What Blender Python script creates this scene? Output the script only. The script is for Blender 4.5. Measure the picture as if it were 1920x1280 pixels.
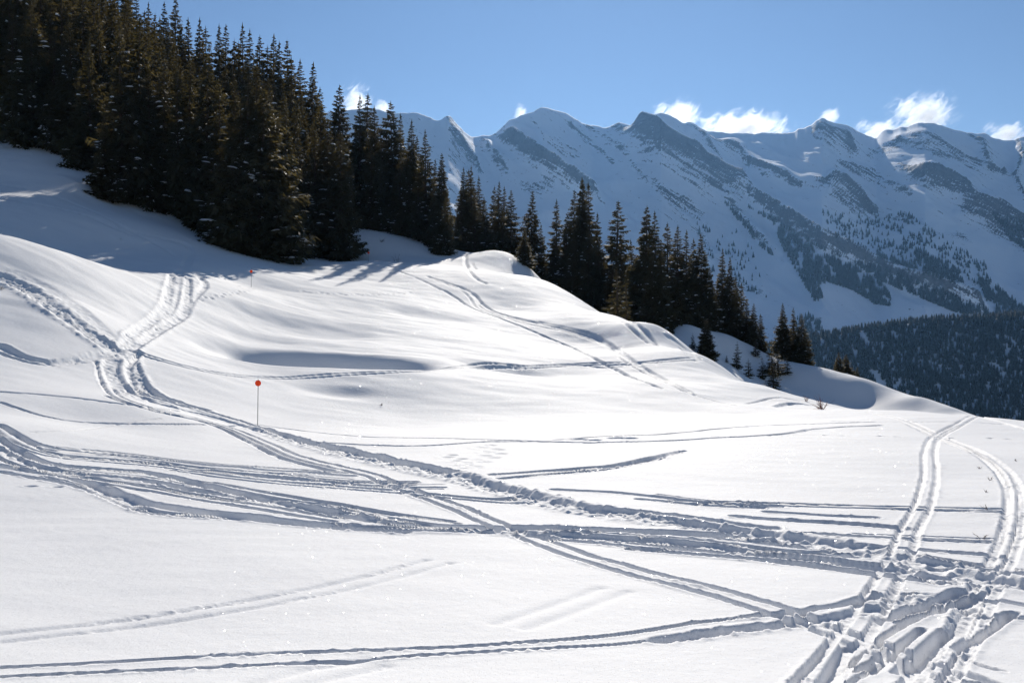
import bpy, math, random
import numpy as np

for o in list(bpy.data.objects):
    bpy.data.objects.remove(o)

# ------------------------------------------------------------------ camera, sky, sun, exposure
SC = bpy.context.scene
COL = SC.collection
F = 1884.0                     # focal length in photo pixels (1920 wide)
CX, CY = 960.0, 640.0
SUN_EL = math.radians(27.0)
SUN_AZ = math.radians(5.0)     # to the right of the view direction (+Y)

cam_d = bpy.data.cameras.new('camera')
cam_d.sensor_width = 36.0
cam_d.lens = 36.0 * F / 1920.0
cam_d.clip_start = 0.1
cam_d.clip_end = 30000.0
cam = bpy.data.objects.new('camera', cam_d)
COL.objects.link(cam)
cam.location = (0, 0, 0)
cam.rotation_euler = (math.pi / 2, 0, 0)
SC.camera = cam

world = bpy.data.worlds.new('World')
SC.world = world
world.use_nodes = True
wn = world.node_tree
bg = wn.nodes['Background']
sky = wn.nodes.new('ShaderNodeTexSky')
sky.sky_type = 'NISHITA'
sky.sun_disc = False
sky.sun_elevation = SUN_EL
sky.sun_rotation = SUN_AZ
sky.altitude = 2000.0
sky.air_density = 1.0
sky.dust_density = 0.1
sky.ozone_density = 3.0
wn.links.new(sky.outputs[0], bg.inputs[0])
bg.inputs[1].default_value = 0.064

sun_d = bpy.data.lights.new('sun', 'SUN')
sun_d.energy = 4.2
sun_d.angle = math.radians(0.53)
sun_d.color = (1.0, 0.935, 0.84)
sun = bpy.data.objects.new('sun', sun_d)
COL.objects.link(sun)
sun.rotation_euler = (math.pi / 2 - SUN_EL, 0, math.pi - SUN_AZ)
# a sun lamp shines along its local -Z: tilt so that light travels from (+Y, up) to the camera side

vs = SC.view_settings
vs.view_transform = 'Standard'
vs.look = 'None'
vs.gamma = 1.0
vs.use_curve_mapping = False
vs.exposure = 0.25
SC.cycles.use_denoising = True
SC.cycles.volume_step_rate = 1.0
SC.cycles.sample_clamp_indirect = 6.0
SC.cycles.max_bounces = 10
SC.cycles.diffuse_bounces = 7

# ------------------------------------------------------------------ helpers
RNG = np.random.default_rng(7)
_perm = np.random.default_rng(11).permutation(4096).astype(np.int64)
_gang = np.random.default_rng(12).uniform(0, 2 * np.pi, 4096)
_gx, _gy = np.cos(_gang), np.sin(_gang)


def perlin(x, y, seed=0):
    x = np.asarray(x, float) + seed * 17.31
    y = np.asarray(y, float) - seed * 9.77
    xi = np.floor(x).astype(np.int64)
    yi = np.floor(y).astype(np.int64)
    xf, yf = x - xi, y - yi
    u = xf * xf * xf * (xf * (xf * 6 - 15) + 10)
    v = yf * yf * yf * (yf * (yf * 6 - 15) + 10)

    def g(ix, iy, dx, dy):
        h = _perm[(_perm[ix & 4095] + iy) & 4095]
        return _gx[h] * dx + _gy[h] * dy
    a = g(xi, yi, xf, yf)
    b = g(xi + 1, yi, xf - 1, yf)
    c = g(xi, yi + 1, xf, yf - 1)
    d = g(xi + 1, yi + 1, xf - 1, yf - 1)
    return (a + u * (b - a)) * (1 - v) + (c + u * (d - c)) * v


def fbm(x, y, octv=4, seed=0, gain=0.5):
    s, a, f = 0, 1.0, 1.0
    for k in range(octv):
        s = s + a * perlin(x * f, y * f, seed + k * 3)
        a *= gain
        f *= 2.03
    return s


def sstep(a, b, x):
    t = np.clip((x - a) / (b - a), 0, 1)
    return t * t * (3 - 2 * t)


def pix(px, py, d):
    """photo pixel at forward depth d -> world point"""
    return ((px - CX) / F * d, d, (CY - py) / F * d)


def mesh_obj(name, verts, faces, mat, parent=None, smooth=False, link=True):
    me = bpy.data.meshes.new(name)
    verts = np.asarray(verts, np.float32)
    if isinstance(faces, np.ndarray):
        n, k = faces.shape
        me.vertices.add(len(verts))
        me.vertices.foreach_set('co', verts.ravel())
        me.loops.add(n * k)
        me.loops.foreach_set('vertex_index', faces.astype(np.int32).ravel())
        me.polygons.add(n)
        me.polygons.foreach_set('loop_start', np.arange(0, n * k, k, dtype=np.int32))
        me.update(calc_edges=True)
    else:
        me.from_pydata([tuple(v) for v in verts], [], faces)
        me.update()
    if smooth:
        me.polygons.foreach_set('use_smooth', np.ones(len(me.polygons), bool))
    if mat:
        me.materials.append(mat)
    o = bpy.data.objects.new(name, me)
    if link:
        COL.objects.link(o)
    if parent:
        o.parent = parent
    return o


def tag(o, label=None, cat=None, group=None, kind=None):
    if label:
        o['label'] = label
    if cat:
        o['category'] = cat
    if group:
        o['group'] = group
    if kind:
        o['kind'] = kind
    return o


class NT:
    """small node-tree writer"""
    def __init__(self, name):
        self.m = bpy.data.materials.new(name)
        self.m.use_nodes = True
        self.t = self.m.node_tree
        self.t.nodes.clear()
        self.out = self.t.nodes.new('ShaderNodeOutputMaterial')

    def n(self, typ, **kw):
        nd = self.t.nodes.new('ShaderNode' + typ)
        for k, v in kw.items():
            setattr(nd, k, v)
        return nd

    def l(self, a, b):
        self.t.links.new(a, b)

    def val(self, sock, v):
        sock.default_value = v

    def noise(self, scale, detail=3, rough=0.55, vec=None):
        nd = self.n('TexNoise')
        nd.inputs['Scale'].default_value = scale
        nd.inputs['Detail'].default_value = detail
        nd.inputs['Roughness'].default_value = rough
        if vec is not None:
            self.l(vec, nd.inputs['Vector'])
        return nd.outputs['Fac']

    def ramp(self, fac, stops):
        nd = self.n('ValToRGB')
        el = nd.color_ramp.elements
        while len(el) > 1:
            el.remove(el[-1])
        el[0].position, el[0].color = stops[0][0], (*stops[0][1], 1)
        for p, c in stops[1:]:
            e = el.new(p)
            e.color = (*c, 1)
        self.l(fac, nd.inputs[0])
        return nd.outputs[0]

    def mix(self, fac, a, b):
        nd = self.n('MixRGB')
        for s, v in zip(nd.inputs, (fac, a, b)):
            if isinstance(v, (int, float)):
                s.default_value = v
            elif isinstance(v, tuple):
                s.default_value = (*v, 1)
            else:
                self.l(v, s)
        return nd.outputs[0]

    def math(self, op, a, b=0.0, clamp=False):
        nd = self.n('Math', operation=op, use_clamp=clamp)
        for s, v in zip(nd.inputs, (a, b)):
            if isinstance(v, (int, float)):
                s.default_value = v
            else:
                self.l(v, s)
        return nd.outputs[0]

    def attr(self, name):
        return self.n('Attribute', attribute_name=name).outputs['Fac']

    def pos(self):
        return self.n('NewGeometry').outputs['Position']


def simple_mat(name, color, rough=0.6, var=0.25, scale=8.0, translucent=None):
    t = NT(name)
    tc = t.n('TexCoord').outputs['Object']
    nz = t.noise(scale, 3, 0.6, tc)
    dark = tuple(c * (1 - var) for c in color)
    light = tuple(min(1, c * (1 + var)) for c in color)
    colr = t.ramp(nz, [(0.3, dark), (0.7, light)])
    b = t.n('BsdfPrincipled')
    t.l(colr, b.inputs['Base Color'])
    b.inputs['Roughness'].default_value = rough
    b.inputs['Specular IOR Level'].default_value = 0.25
    if translucent:
        tr = t.n('BsdfTranslucent')
        tr.inputs[0].default_value = (*translucent, 1)
        ad = t.n('MixShader')
        ad.inputs[0].default_value = 0.3
        t.l(b.outputs[0], ad.inputs[1])
        t.l(tr.outputs[0], ad.inputs[2])
        t.l(ad.outputs[0], t.out.inputs[0])
    else:
        t.l(b.outputs[0], t.out.inputs[0])
    return t.m


# ------------------------------------------------------------------ materials
def snow_ground_mat():
    t = NT('snow')
    p = t.pos()
    b = t.n('BsdfPrincipled')
    nz = t.noise(0.35, 3, 0.5, p)
    colr = t.ramp(nz, [(0.3, (0.885, 0.885, 0.89)), (0.7, (0.92, 0.92, 0.92))])
    t.l(colr, b.inputs['Base Color'])
    b.inputs['Roughness'].default_value = 0.75
    b.inputs['Specular IOR Level'].default_value = 0.2
    # fine grain relief
    n1 = t.noise(38.0, 4, 0.65, p)
    n2 = t.noise(4.5, 3, 0.6, p)
    h = t.math('ADD', t.math('MULTIPLY', n1, 0.010), t.math('MULTIPLY', n2, 0.022))
    bp = t.n('Bump')
    bp.inputs['Strength'].default_value = 0.55
    bp.inputs['Distance'].default_value = 1.0
    t.l(h, bp.inputs['Height'])
    t.l(bp.outputs[0], b.inputs['Normal'])
    # ice crystals: scattered mirror-like grains, each with its own tilt
    vo = t.n('TexVoronoi')
    vo.inputs['Scale'].default_value = 48.0
    t.l(p, vo.inputs['Vector'])
    sep = t.n('SeparateColor')
    t.l(vo.outputs['Color'], sep.inputs[0])
    pick = t.math('GREATER_THAN', sep.outputs[0], 0.80)
    near = t.math('LESS_THAN', vo.outputs['Distance'], 0.28)
    m = t.math('MULTIPLY', pick, near)
    cb = t.n('CombineXYZ')
    t.l(t.math('MULTIPLY', t.math('SUBTRACT', sep.outputs[1], 0.5), 1.0), cb.inputs[0])
    t.l(t.math('MULTIPLY', t.math('SUBTRACT', sep.outputs[2], 0.5), 1.0), cb.inputs[1])
    cb.inputs[2].default_value = 1.0
    nrm = t.n('VectorMath', operation='NORMALIZE')
    t.l(cb.outputs[0], nrm.inputs[0])
    gl = t.n('BsdfGlossy')
    gl.inputs['Roughness'].default_value = 0.12
    gl.inputs['Color'].default_value = (0.5, 0.5, 0.5, 1)
    t.l(nrm.outputs[0], gl.inputs['Normal'])
    mx = t.n('MixShader')
    t.l(t.math('MULTIPLY', m, 0.35), mx.inputs[0])
    t.l(b.outputs[0], mx.inputs[1])
    t.l(gl.outputs[0], mx.inputs[2])
    t.l(mx.outputs[0], t.out.inputs[0])
    return t.m


def mountain_mat():
    t = NT('mountain_snow_and_rock')
    p = t.pos()
    rock = t.attr('rock')
    mp = t.n('Mapping', vector_type='TEXTURE')
    mp.inputs['Rotation'].default_value = (0, math.radians(34), 0)
    mp.inputs['Scale'].default_value = (3.4, 1.6, 0.5)        # beds dip down to the right
    t.l(p, mp.inputs['Vector'])
    n1 = t.noise(0.026, 8, 0.74, mp.outputs[0])
    n2 = t.noise(0.08, 6, 0.75, p)
    nn = t.math('ADD', t.math('MULTIPLY', n1, 0.62), t.math('MULTIPLY', n2, 0.38))
    sep = t.n('SeparateXYZ')
    t.l(t.n('NewGeometry').outputs['True Normal'], sep.inputs[0])
    steep = t.math('MULTIPLY', t.math('SUBTRACT', 0.72, sep.outputs[2]), 1.3)
    v = t.math('ADD', t.math('ADD', t.math('MULTIPLY', rock, 0.76), t.math('MAXIMUM', steep, 0.0)), t.math('MULTIPLY', t.math('SUBTRACT', nn, 0.5), 4.4))
    mask = t.ramp(v, [(0.47, (0, 0, 0)), (0.53, (1, 1, 1))])
    rc = t.ramp(n2, [(0.32, (0.045, 0.048, 0.055)), (0.68, (0.16, 0.16, 0.165))])
    c = t.mix(mask, (0.80, 0.84, 0.90), rc)
    b = t.n('BsdfPrincipled')
    t.l(c, b.inputs['Base Color'])
    b.inputs['Roughness'].default_value = 0.8
    b.inputs['Specular IOR Level'].default_value = 0.15
    bp = t.n('Bump')
    bp.inputs['Strength'].default_value = 0.5
    bp.inputs['Distance'].default_value = 9.0
    t.l(nn, bp.inputs['Height'])
    t.l(bp.outputs[0], b.inputs['Normal'])
    t.l(b.outputs[0], t.out.inputs[0])
    return t.m


def far_forest_mat(frost=0.35):
    t = NT('far_forest_frosted')
    p = t.pos()
    nz = t.noise(0.11, 4, 0.65, p)
    big = t.noise(0.006, 3, 0.6, p)
    fr = t.math('MULTIPLY', t.ramp(nz, [(0.5, (0, 0, 0)), (0.72, (1, 1, 1))]), t.ramp(big, [(0.35, (0.2, 0.2, 0.2)), (0.65, (1, 1, 1))]))
    c = t.mix(t.math('MULTIPLY', fr, frost), (0.030, 0.036, 0.028), (0.62, 0.64, 0.67))
    b = t.n('BsdfPrincipled')
    t.l(c, b.inputs['Base Color'])
    b.inputs['Roughness'].default_value = 0.85
    b.inputs['Specular IOR Level'].default_value = 0.1
    t.l(b.outputs[0], t.out.inputs[0])
    return t.m


M_SNOW = snow_ground_mat()
M_MOUNT = mountain_mat()
M_FFOR = far_forest_mat(0.07)
M_FFOR2 = far_forest_mat(0.15)


def needle_mat(name, a, b, tr):
    t = NT(name)
    oi = t.n('ObjectInfo').outputs['Random']
    nz = t.noise(14.0, 3, 0.6, t.n('TexCoord').outputs['Object'])
    base = t.mix(oi, a, b)
    c = t.mix(t.math('MULTIPLY', nz, 0.6), base, tuple(x * 1.9 for x in b))
    p = t.n('BsdfPrincipled')
    t.l(c, p.inputs['Base Color'])
    p.inputs['Roughness'].default_value = 0.65
    p.inputs['Specular IOR Level'].default_value = 0.3
    tb = t.n('BsdfTranslucent')
    tb.inputs[0].default_value = (*tr, 1)
    mx = t.n('MixShader')
    mx.inputs[0].default_value = 0.36
    t.l(p.outputs[0], mx.inputs[1])
    t.l(tb.outputs[0], mx.inputs[2])
    t.l(mx.outputs[0], t.out.inputs[0])
    return t.m


M_NEED = needle_mat('spruce_needles', (0.020, 0.030, 0.019), (0.040, 0.037, 0.021), (0.15, 0.115, 0.036))
M_NEED2 = simple_mat('young_spruce_needles', (0.050, 0.048, 0.022), 0.7, 0.4, 14.0, translucent=(0.17, 0.125, 0.04))
M_BARK = simple_mat('spruce_bark', (0.085, 0.062, 0.045), 0.9, 0.4, 30.0)
M_BSNOW = simple_mat('branch_snow', (0.84, 0.85, 0.86), 0.8, 0.03, 20.0)
M_ORANGE = simple_mat('orange_plastic', (0.80, 0.10, 0.02), 0.45, 0.06, 30.0, translucent=(0.95, 0.16, 0.02))
M_POLE = simple_mat('weathered_grey_pole', (0.12, 0.11, 0.11), 0.6, 0.2, 40.0)
M_TWIG = simple_mat('bare_twig', (0.10, 0.065, 0.045), 0.8, 0.3, 60.0)
M_REDTWIG = simple_mat('reddish_twig', (0.20, 0.075, 0.05), 0.8, 0.3, 60.0)

# ------------------------------------------------------------------ near terrain: measured spots -> smooth surface
CTRL_PIX = [
    # px, py, forward depth (m): foreground
    (0, 1280, 8.5), (500, 1280, 8.6), (960, 1280, 8.6), (1450, 1280, 8.6), (1920, 1280, 8.6),
    (0, 1100, 13), (480, 1100, 13), (960, 1100, 13), (1440, 1100, 13), (1920, 1100, 13),
    (0, 960, 19.5), (300, 985, 18), (700, 995, 17.5), (960, 1000, 17.3), (1440, 1000, 17.3), (1920, 1000, 17.2),
    (0, 860, 25), (150, 860, 27), (450, 880, 26), (960, 895, 24.5), (1440, 895, 24.5), (1920, 895, 24),
    (0, 790, 30), (0, 740, 35), (150, 790, 34), (250, 760, 37), (483, 797, 41), (960, 815, 36), (1440, 815, 36), (1920, 815, 36),
    (750, 760, 50), (960, 768, 49), (1250, 770, 49), (1530, 768, 50.5), (1700, 770, 49.5), (1820, 777, 46.5), (1920, 790, 42.5),
    (2300, 830, 36), (2300, 1280, 8.6), (2300, 960, 18),
    # left mound
    (0, 650, 44), (0, 540, 54), (0, 443, 62), (100, 560, 53), (100, 470, 64), (200, 500, 68), (330, 517, 78),
    (110, 680, 44), (215, 655, 49), (190, 590, 54), (260, 570, 62), (265, 625, 55), (335, 540, 72), (330, 690, 49), (230, 720, 43),
    (0, 475, 73), (100, 492, 76), (200, 508, 79), (-300, 380, 62), (-300, 560, 48), (-300, 760, 32), (-300, 1000, 17), (-300, 1280, 8.5),
    # shaded slope behind the mound
    (0, 400, 90), (0, 340, 108), (0, 275, 126), (150, 410, 95), (150, 345, 112), (250, 465, 92), (300, 425, 104),
    (350, 475, 94), (350, 505, 84), (420, 458, 108), (420, 500, 90), (520, 484, 116), (100, 275, 130), (200, 375, 112),
    (340, 412, 116), (-300, 250, 125), (-300, 330, 95),
    # middle hillside
    (480, 700, 54), (480, 640, 66), (471, 538, 87), (600, 700, 55), (600, 645, 66), (600, 590, 78), (600, 545, 90), (600, 512, 103), (640, 493, 117), (640, 486, 129),
    (690, 491, 118), (760, 700, 56), (760, 640, 70), (760, 570, 88), (760, 510, 109), (700, 435, 139), (780, 462, 135), (850, 482, 132),
    (860, 500, 120), (900, 470, 134), (940, 470, 133), (960, 475, 129), (960, 520, 112), (960, 580, 93), (960, 640, 75), (960, 700, 60),
    (1040, 540, 112), (1165, 597, 91), (1165, 655, 76), (1165, 650, 118), (1100, 575, 101), (1100, 640, 80), (1100, 700, 64), (1230, 610, 81), (1230, 665, 68), (1230, 720, 57),
    (1330, 672, 71), (1330, 720, 60), (1430, 722, 61), (1430, 750, 55),
    # ground falling away behind the crest
    (960, 530, 150), (880, 510, 160), (1100, 630, 116), (1100, 640, 140), (1230, 672, 100), (1230, 690, 130), (1330, 715, 86), (1430, 768, 76), (1530, 805, 66), (1700, 815, 64), (1920, 850, 58),
    # second bank behind the gully
    (1290, 612, 118), (1300, 640, 113), (1360, 628, 122), (1400, 646, 122), (1400, 690, 117), (1400, 715, 104), (1480, 682, 118), (1500, 735, 112), (1500, 768, 98), (1530, 692, 116), (1620, 717, 112), (1620, 757, 108.5), (1620, 785, 92),
    (1720, 746, 106), (1720, 772, 103), (1720, 795, 86), (1820, 777, 98), (1920, 799, 90), (1480, 692, 124), (1530, 702, 122), (1620, 727, 118), (1720, 754, 112), (1820, 786, 105), (1920, 812, 98), (1400, 656, 128), (1785, 764, 102.5), (1785, 777, 100.2), (1720, 800, 140), (1620, 765, 135),
    (1400, 735, 165), (1600, 810, 160), (1900, 920, 160), (1250, 700, 180), (1900, 1150, 250), (1400, 900, 280), (2300, 950, 100), (2300, 1400, 250),
    # wooded hill
    (0, 150, 190), (200, 265, 165), (400, 345, 165), (600, 425, 160), (740, 430, 165), (0, 60, 280), (300, 190, 280), (600, 380, 280), (850, 560, 280), (850, 480, 190), (-300, 100, 200), (-300, 20, 280),
]
CTRL_XYZ = [(0, 0.5, -1.75), (0, -15, -1.0), (25, -12, -1.6), (-25, -12, -0.4), (0, 4, -2.25), (7, 4, -2.35), (-7, 4, -2.2),
            (60, 0, -6), (-60, 0, 6), (0, -120, 2), (150, -40, -25), (-150, -40, 30), (200, 120, -60), (-200, 120, 60), (0, -290, 5), (-290, 0, 50), (290, 0, -60)]
cp = np.array([pix(*c) for c in CTRL_PIX] + CTRL_XYZ)


def _U(r2):
    return np.where(r2 > 1e-12, r2 * np.log(np.maximum(r2, 1e-12)), 0.0)


def tps_fit(P, lam):
    n = len(P)
    d2 = ((P[:, None, :2] - P[None, :, :2]) ** 2).sum(-1)
    K = _U(d2) + np.eye(n) * lam * np.maximum(1, (P[:, 0] ** 2 + P[:, 1] ** 2) ** 0.5)
    Q = np.c_[np.ones(n), P[:, :2]]
    A = np.zeros((n + 3, n + 3))
    A[:n, :n], A[:n, n:], A[n:, :n] = K, Q, Q.T
    return np.linalg.solve(A, np.r_[P[:, 2], 0, 0, 0])


SCL = 1 / 50.0
cps = cp * [SCL, SCL, 1]
WT = tps_fit(cps, 2e-4)


def tps(x, y):
    sh = np.shape(x)
    x = np.ravel(x).astype(np.float32) * np.float32(SCL)
    y = np.ravel(y).astype(np.float32) * np.float32(SCL)
    out = (WT[-3] + WT[-2] * x + WT[-1] * y).astype(np.float64)
    for (cx, cy, _), w in zip(cps, WT):
        r2 = (x - np.float32(cx)) ** 2 + (y - np.float32(cy)) ** 2 + np.float32(1e-9)
        out += w * (r2 * np.log(r2))
    return out.reshape(sh)


def pit(x, y, px, py, d, hw, near, far, depth):
    """hollow with a gentle near side and a steep far wall; centre at a measured spot"""
    cx, cy, _ = pix(px, py, d)
    u = (x - cx) / hw
    v = y - cy
    prof = np.where(v < 0, sstep(-near, 0, v), 1 - sstep(0, far, v))
    return -depth * prof * np.exp(-np.abs(u + 0.18 * perlin(x / 2.2, y / 2.2, 15)) ** 2.4)


def base_h(x, y):
    z = tps(x, y)
    r = np.hypot(x, y)
    z = z + 0.16 * perlin(x / 9.0, y / 9.0, 1) * sstep(12, 40, r) + 0.07 * fbm(x / 3.4 + y / 9, y / 2.2, 2, 6) * sstep(38, 60, r) + 0.045 * perlin(x / 3.1, y / 4.0, 2) * sstep(5, 15, r) + 0.014 * perlin(x / 1.5 + y * .2, y / 0.8, 8) * sstep(6, 12, r)
    z = z + 0.5 * perlin(x / 26.0, y / 26.0, 5) * sstep(70, 130, r)
    z = z + pit(x, y, 590, 690, 60, 5.0, 3.5, 3.4, 2.1)
    z = z + pit(x, y, 715, 697, 60, 2.6, 2.5, 2.6, 0.9)
    z = z + pit(x, y, 640, 728, 51.5, 2.0, 1.7, 1.5, 0.24)
    z = z + pit(x, y, 560, 610, 72, 7.0, 5.0, 5.0, 0.45)
    z = z + pit(x, y, 960, 672, 63, 3.0, 3.0, 2.5, 0.45)
    z = z + pit(x, y, 800, 566, 84, 3.5, 3.0, 3.0, 0.25)
    return z


def cast(pxs, pys, dmin=4.0, dmax=210.0, n=420):
    """photo pixels -> world points where the sight line first meets the snow"""
    pxs, pys = np.asarray(pxs, float), np.asarray(pys, float)
    d = dmin * (dmax / dmin) ** np.linspace(0, 1, n)
    X = (pxs[:, None] - CX) / F * d
    Y = np.broadcast_to(d, X.shape)
    Z = (CY - pys[:, None]) / F * d
    below = Z < base_h(X, Y)
    k = np.where(below.any(1), below.argmax(1), n - 1)
    k = np.maximum(k, 1)
    lo, hi = d[k - 1].copy(), d[k].copy()
    for _ in range(9):
        m = (lo + hi) / 2
        b = (CY - pys) / F * m < base_h((pxs - CX) / F * m, m)
        hi = np.where(b, m, hi)
        lo = np.where(b, lo, m)
    return np.c_[(pxs - CX) / F * hi, hi, (CY - pys) / F * hi]


# polar mesh rows and columns (finer where ski tracks are cut)
rr = [0.6]
while rr[-1] < 300:
    r = rr[-1]
    rr.append(r + np.interp(r, [0.6, 3, 7, 8, 14, 20, 30, 50, 80, 120, 200, 300],
                            [0.5, 0.3, 0.05, 0.028, 0.028, 0.038, 0.058, 0.105, 0.20, 0.5, 2.0, 5.0]))
rr = np.array(rr)
fine = np.radians(np.linspace(-30.5, 30.5, 690))
rest = np.radians(np.linspace(30.5, 329.5, 62))[1:-1]
th = np.r_[fine, rest]
NR, NT_ = len(rr), len(th)
R, T = np.meshgrid(rr, th, indexing='ij')
GX, GY = R * np.sin(T), R * np.cos(T)
GZ = base_h(GX, GY)
NF = len(fine)

# ------------------------------------------------------------------ ski tracks cut into the snow
groove = np.zeros((NR, NT_))
berm = np.zeros((NR, NT_))
CHOP = None


def catmull(P, sub=6):
    P = np.asarray(P, float)
    Q = np.vstack([2 * P[0] - P[1], P, 2 * P[-1] - P[-2]])
    out = []
    for i in range(1, len(Q) - 2):
        p0, p1, p2, p3 = Q[i - 1], Q[i], Q[i + 1], Q[i + 2]
        for t in np.linspace(0, 1, sub, endpoint=False):
            out.append(0.5 * ((2 * p1) + (-p0 + p2) * t + (2 * p0 - 5 * p1 + 4 * p2 - p3) * t * t + (-p0 + 3 * p1 - 3 * p2 + p3) * t ** 3))
    out.append(P[-1])
    return np.array(out)


def field_noise(x, y, scale, seed):
    return perlin(x / scale, y / scale, seed)


def offset_line(W, off):
    t = np.gradient(W, axis=0)
    t /= np.linalg.norm(t, axis=1)[:, None] + 1e-9
    return W + off * np.c_[-t[:, 1], t[:, 0]]


def resample(W, step):
    s = np.r_[0, np.cumsum(np.hypot(*np.diff(W, axis=0).T))]
    n = max(2, int(s[-1] / step) + 1)
    q = np.linspace(0, s[-1], n)
    return np.c_[np.interp(q, s, W[:, 0]), np.interp(q, s, W[:, 1])]


def carve(W, prof, reach):
    """W: world polyline (x,y); prof(distance, x, y, along) -> (groove<=0, berm>=0)"""
    W = resample(W, 0.6)
    s0 = 0.0
    for a, b in zip(W[:-1], W[1:]):
        ab = b - a
        L = np.hypot(*ab)
        if L < 1e-4:
            continue
        ra, rb = np.hypot(*a), np.hypot(*b)
        r0, r1 = min(ra, rb) - reach, max(ra, rb) + reach
        ta, tb = math.atan2(a[0], a[1]), math.atan2(b[0], b[1])
        mt = reach / max(min(ra, rb), 1)
        i0, i1 = np.searchsorted(rr, [r0, r1])
        j0, j1 = np.searchsorted(fine, [min(ta, tb) - mt, max(ta, tb) + mt])
        if i1 <= i0 or j1 <= j0:
            s0 += L
            continue
        sl = (slice(i0, i1), slice(j0, j1))
        x, y = GX[sl], GY[sl]
        tc = np.clip(((x - a[0]) * ab[0] + (y - a[1]) * ab[1]) / (L * L), 0, 1)
        d = np.hypot(x - a[0] - tc * ab[0], y - a[1] - tc * ab[1])
        g, bm = prof(d, x, y, s0 + tc * L)
        groove[sl] = np.minimum(groove[sl], g)
        berm[sl] = np.maximum(berm[sl], bm)
        s0 += L


def p_groove(w, dep, rim=0.25, rough=0.0, seed=0, fade=0.45):
    """flat-bottomed cut with steep sides; skidded ones get a lumpy floor and thrown-up crumbs"""
    def f(d, x, y, s):
        wob = np.maximum(1 + fade * 1.6 * perlin(s / 2.7, s * 0 + seed * 0.37, seed) + 0.5 * perlin(s / 0.7, s * 0 + seed * 0.21, seed + 9), 0.15)
        e = d
        if rough:
            e = d + rough * 0.8 * perlin(x / 0.30, y / 0.30, seed + 5)
        k = sstep(w * 1.3, w * 0.72, e)
        g = -dep * wob * k
        q = np.exp(-((e - w * 1.5) / (w * 0.35 + 0.025)) ** 2)
        b = dep * rim * 0.6 * q * np.clip(0.5 + 1.6 * perlin(s / 1.3, s * 0 + seed * 0.71, seed + 3), 0, 1)
        if rough:
            lum = np.maximum(perlin(x / 0.15, y / 0.15, seed + 1) - 0.10, 0) * 1.5 + np.maximum(perlin(x / 0.34, y / 0.34, seed + 2) - 0.05, 0)
            g = g + k * rough * 1.1 * lum
            b = b + q * rough * 1.7 * lum * rim * 2
        return np.minimum(g, 0), b
    return f


def p_soft(w, dep, seed=0):
    def f(d, x, y, s):
        return -dep * (1 + 0.5 * perlin(s / 3.0, s * 0, seed)) * np.exp(-(d / w) ** 2), np.zeros_like(d)
    return f


def p_steps(w, dep, step, seed=0):
    def f(d, x, y, s):
        ph = (s / step) % 1.0 - 0.5
        k = np.floor(s / step)
        rad = np.hypot(d / w, ph * step / (w * 1.5))
        g = -dep * sstep(1.15, 0.45, rad) * (0.5 + 0.9 * np.abs(perlin(k * 0.37, k * 0 + 0.5, seed)))
        return g, dep * 0.15 * np.exp(-((rad - 1.35) / 0.3) ** 2)
    return f


def track(pts, kind='pair', w=0.07, dep=0.07, gap=0.3, rough=0.0, seed=None, shift=0.0, rim=0.25, jitter=0.0):
    global _ts
    seed = _ts if seed is None else seed
    _ts += 7
    P = catmull(pts, 6)
    if jitter:
        P[:, 1] += jitter * perlin(np.arange(len(P)) * 0.21, np.zeros(len(P)), seed)
    Wp = cast(P[:, 0], P[:, 1])[:, :2]
    jump = np.hypot(*np.diff(Wp, axis=0).T)
    Wp = Wp[np.r_[True, jump < 12]]
    Wp = resample(Wp, 0.5)
    if len(Wp) > 4:                       # iron out kinks left by the relief
        for _ in range(2):
            Wp[1:-1] = (Wp[:-2] + 2 * Wp[1:-1] + Wp[2:]) / 4
    if shift:
        Wp = offset_line(Wp, shift)
    if kind == 'pair':
        carve(offset_line(Wp, -gap / 2), p_groove(w, dep, rim, rough, seed), 0.9)
        carve(offset_line(Wp, gap / 2), p_groove(w, dep, rim, rough, seed + 3), 0.9)
    elif kind == 'single':
        carve(Wp, p_groove(w, dep, rim, rough, seed), w * 2 + 0.5)
    elif kind == 'soft':
        carve(offset_line(Wp, -gap / 2), p_soft(w, dep, seed), 1.0)
        carve(offset_line(Wp, gap / 2), p_soft(w, dep, seed + 2), 1.0)
    elif kind == 'steps':
        carve(offset_line(Wp, w * .7), p_steps(w, dep, gap * 2, seed), 1.2)
        carve(offset_line(resample(Wp, 0.5)[1:], -w * .7), p_steps(w, dep, gap * 2, seed + 1), 1.2)


_ts = 40
PATH = [(338, 508), (330, 540), (322, 570), (300, 600), (262, 630), (225, 658), (207, 682), (212, 708), (240, 735), (290, 755), (350, 770), (420, 788), (490, 808), (560, 828), (640, 848),
        (720, 866), (800, 882), (850, 892), (910, 908), (970, 925), (1040, 943), (1120, 958), (1220, 972), (1320, 985), (1420, 1000), (1520, 1014), (1620, 1032), (1720, 1055), (1820, 1078), (1930, 1098)]
track(PATH, 'single', w=0.34, dep=0.12, rough=0.04, rim=0.5)
track([(375, 520), (384, 535), (360, 560), (345, 590), (310, 612), (262, 638)], 'single', w=0.25, dep=0.14, rough=0.04)
track([(322, 515), (315, 550), (308, 575), (285, 600), (240, 632)], 'single', w=0.25, dep=0.16, rough=0.05, rim=0.5)
track([(352, 522), (350, 560), (338, 590), (300, 615), (255, 645), (240, 660), (252, 690), (262, 715), (300, 745), (380, 768)], 'single', w=0.28, dep=0.18, rough=0.05, rim=0.5)
track([(262, 660), (240, 690), (262, 735), (300, 752), (400, 776), (560, 822), (680, 850), (790, 872), (850, 884)], 'single', w=0.16, dep=0.22, rough=0.03, rim=0.5)
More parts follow.
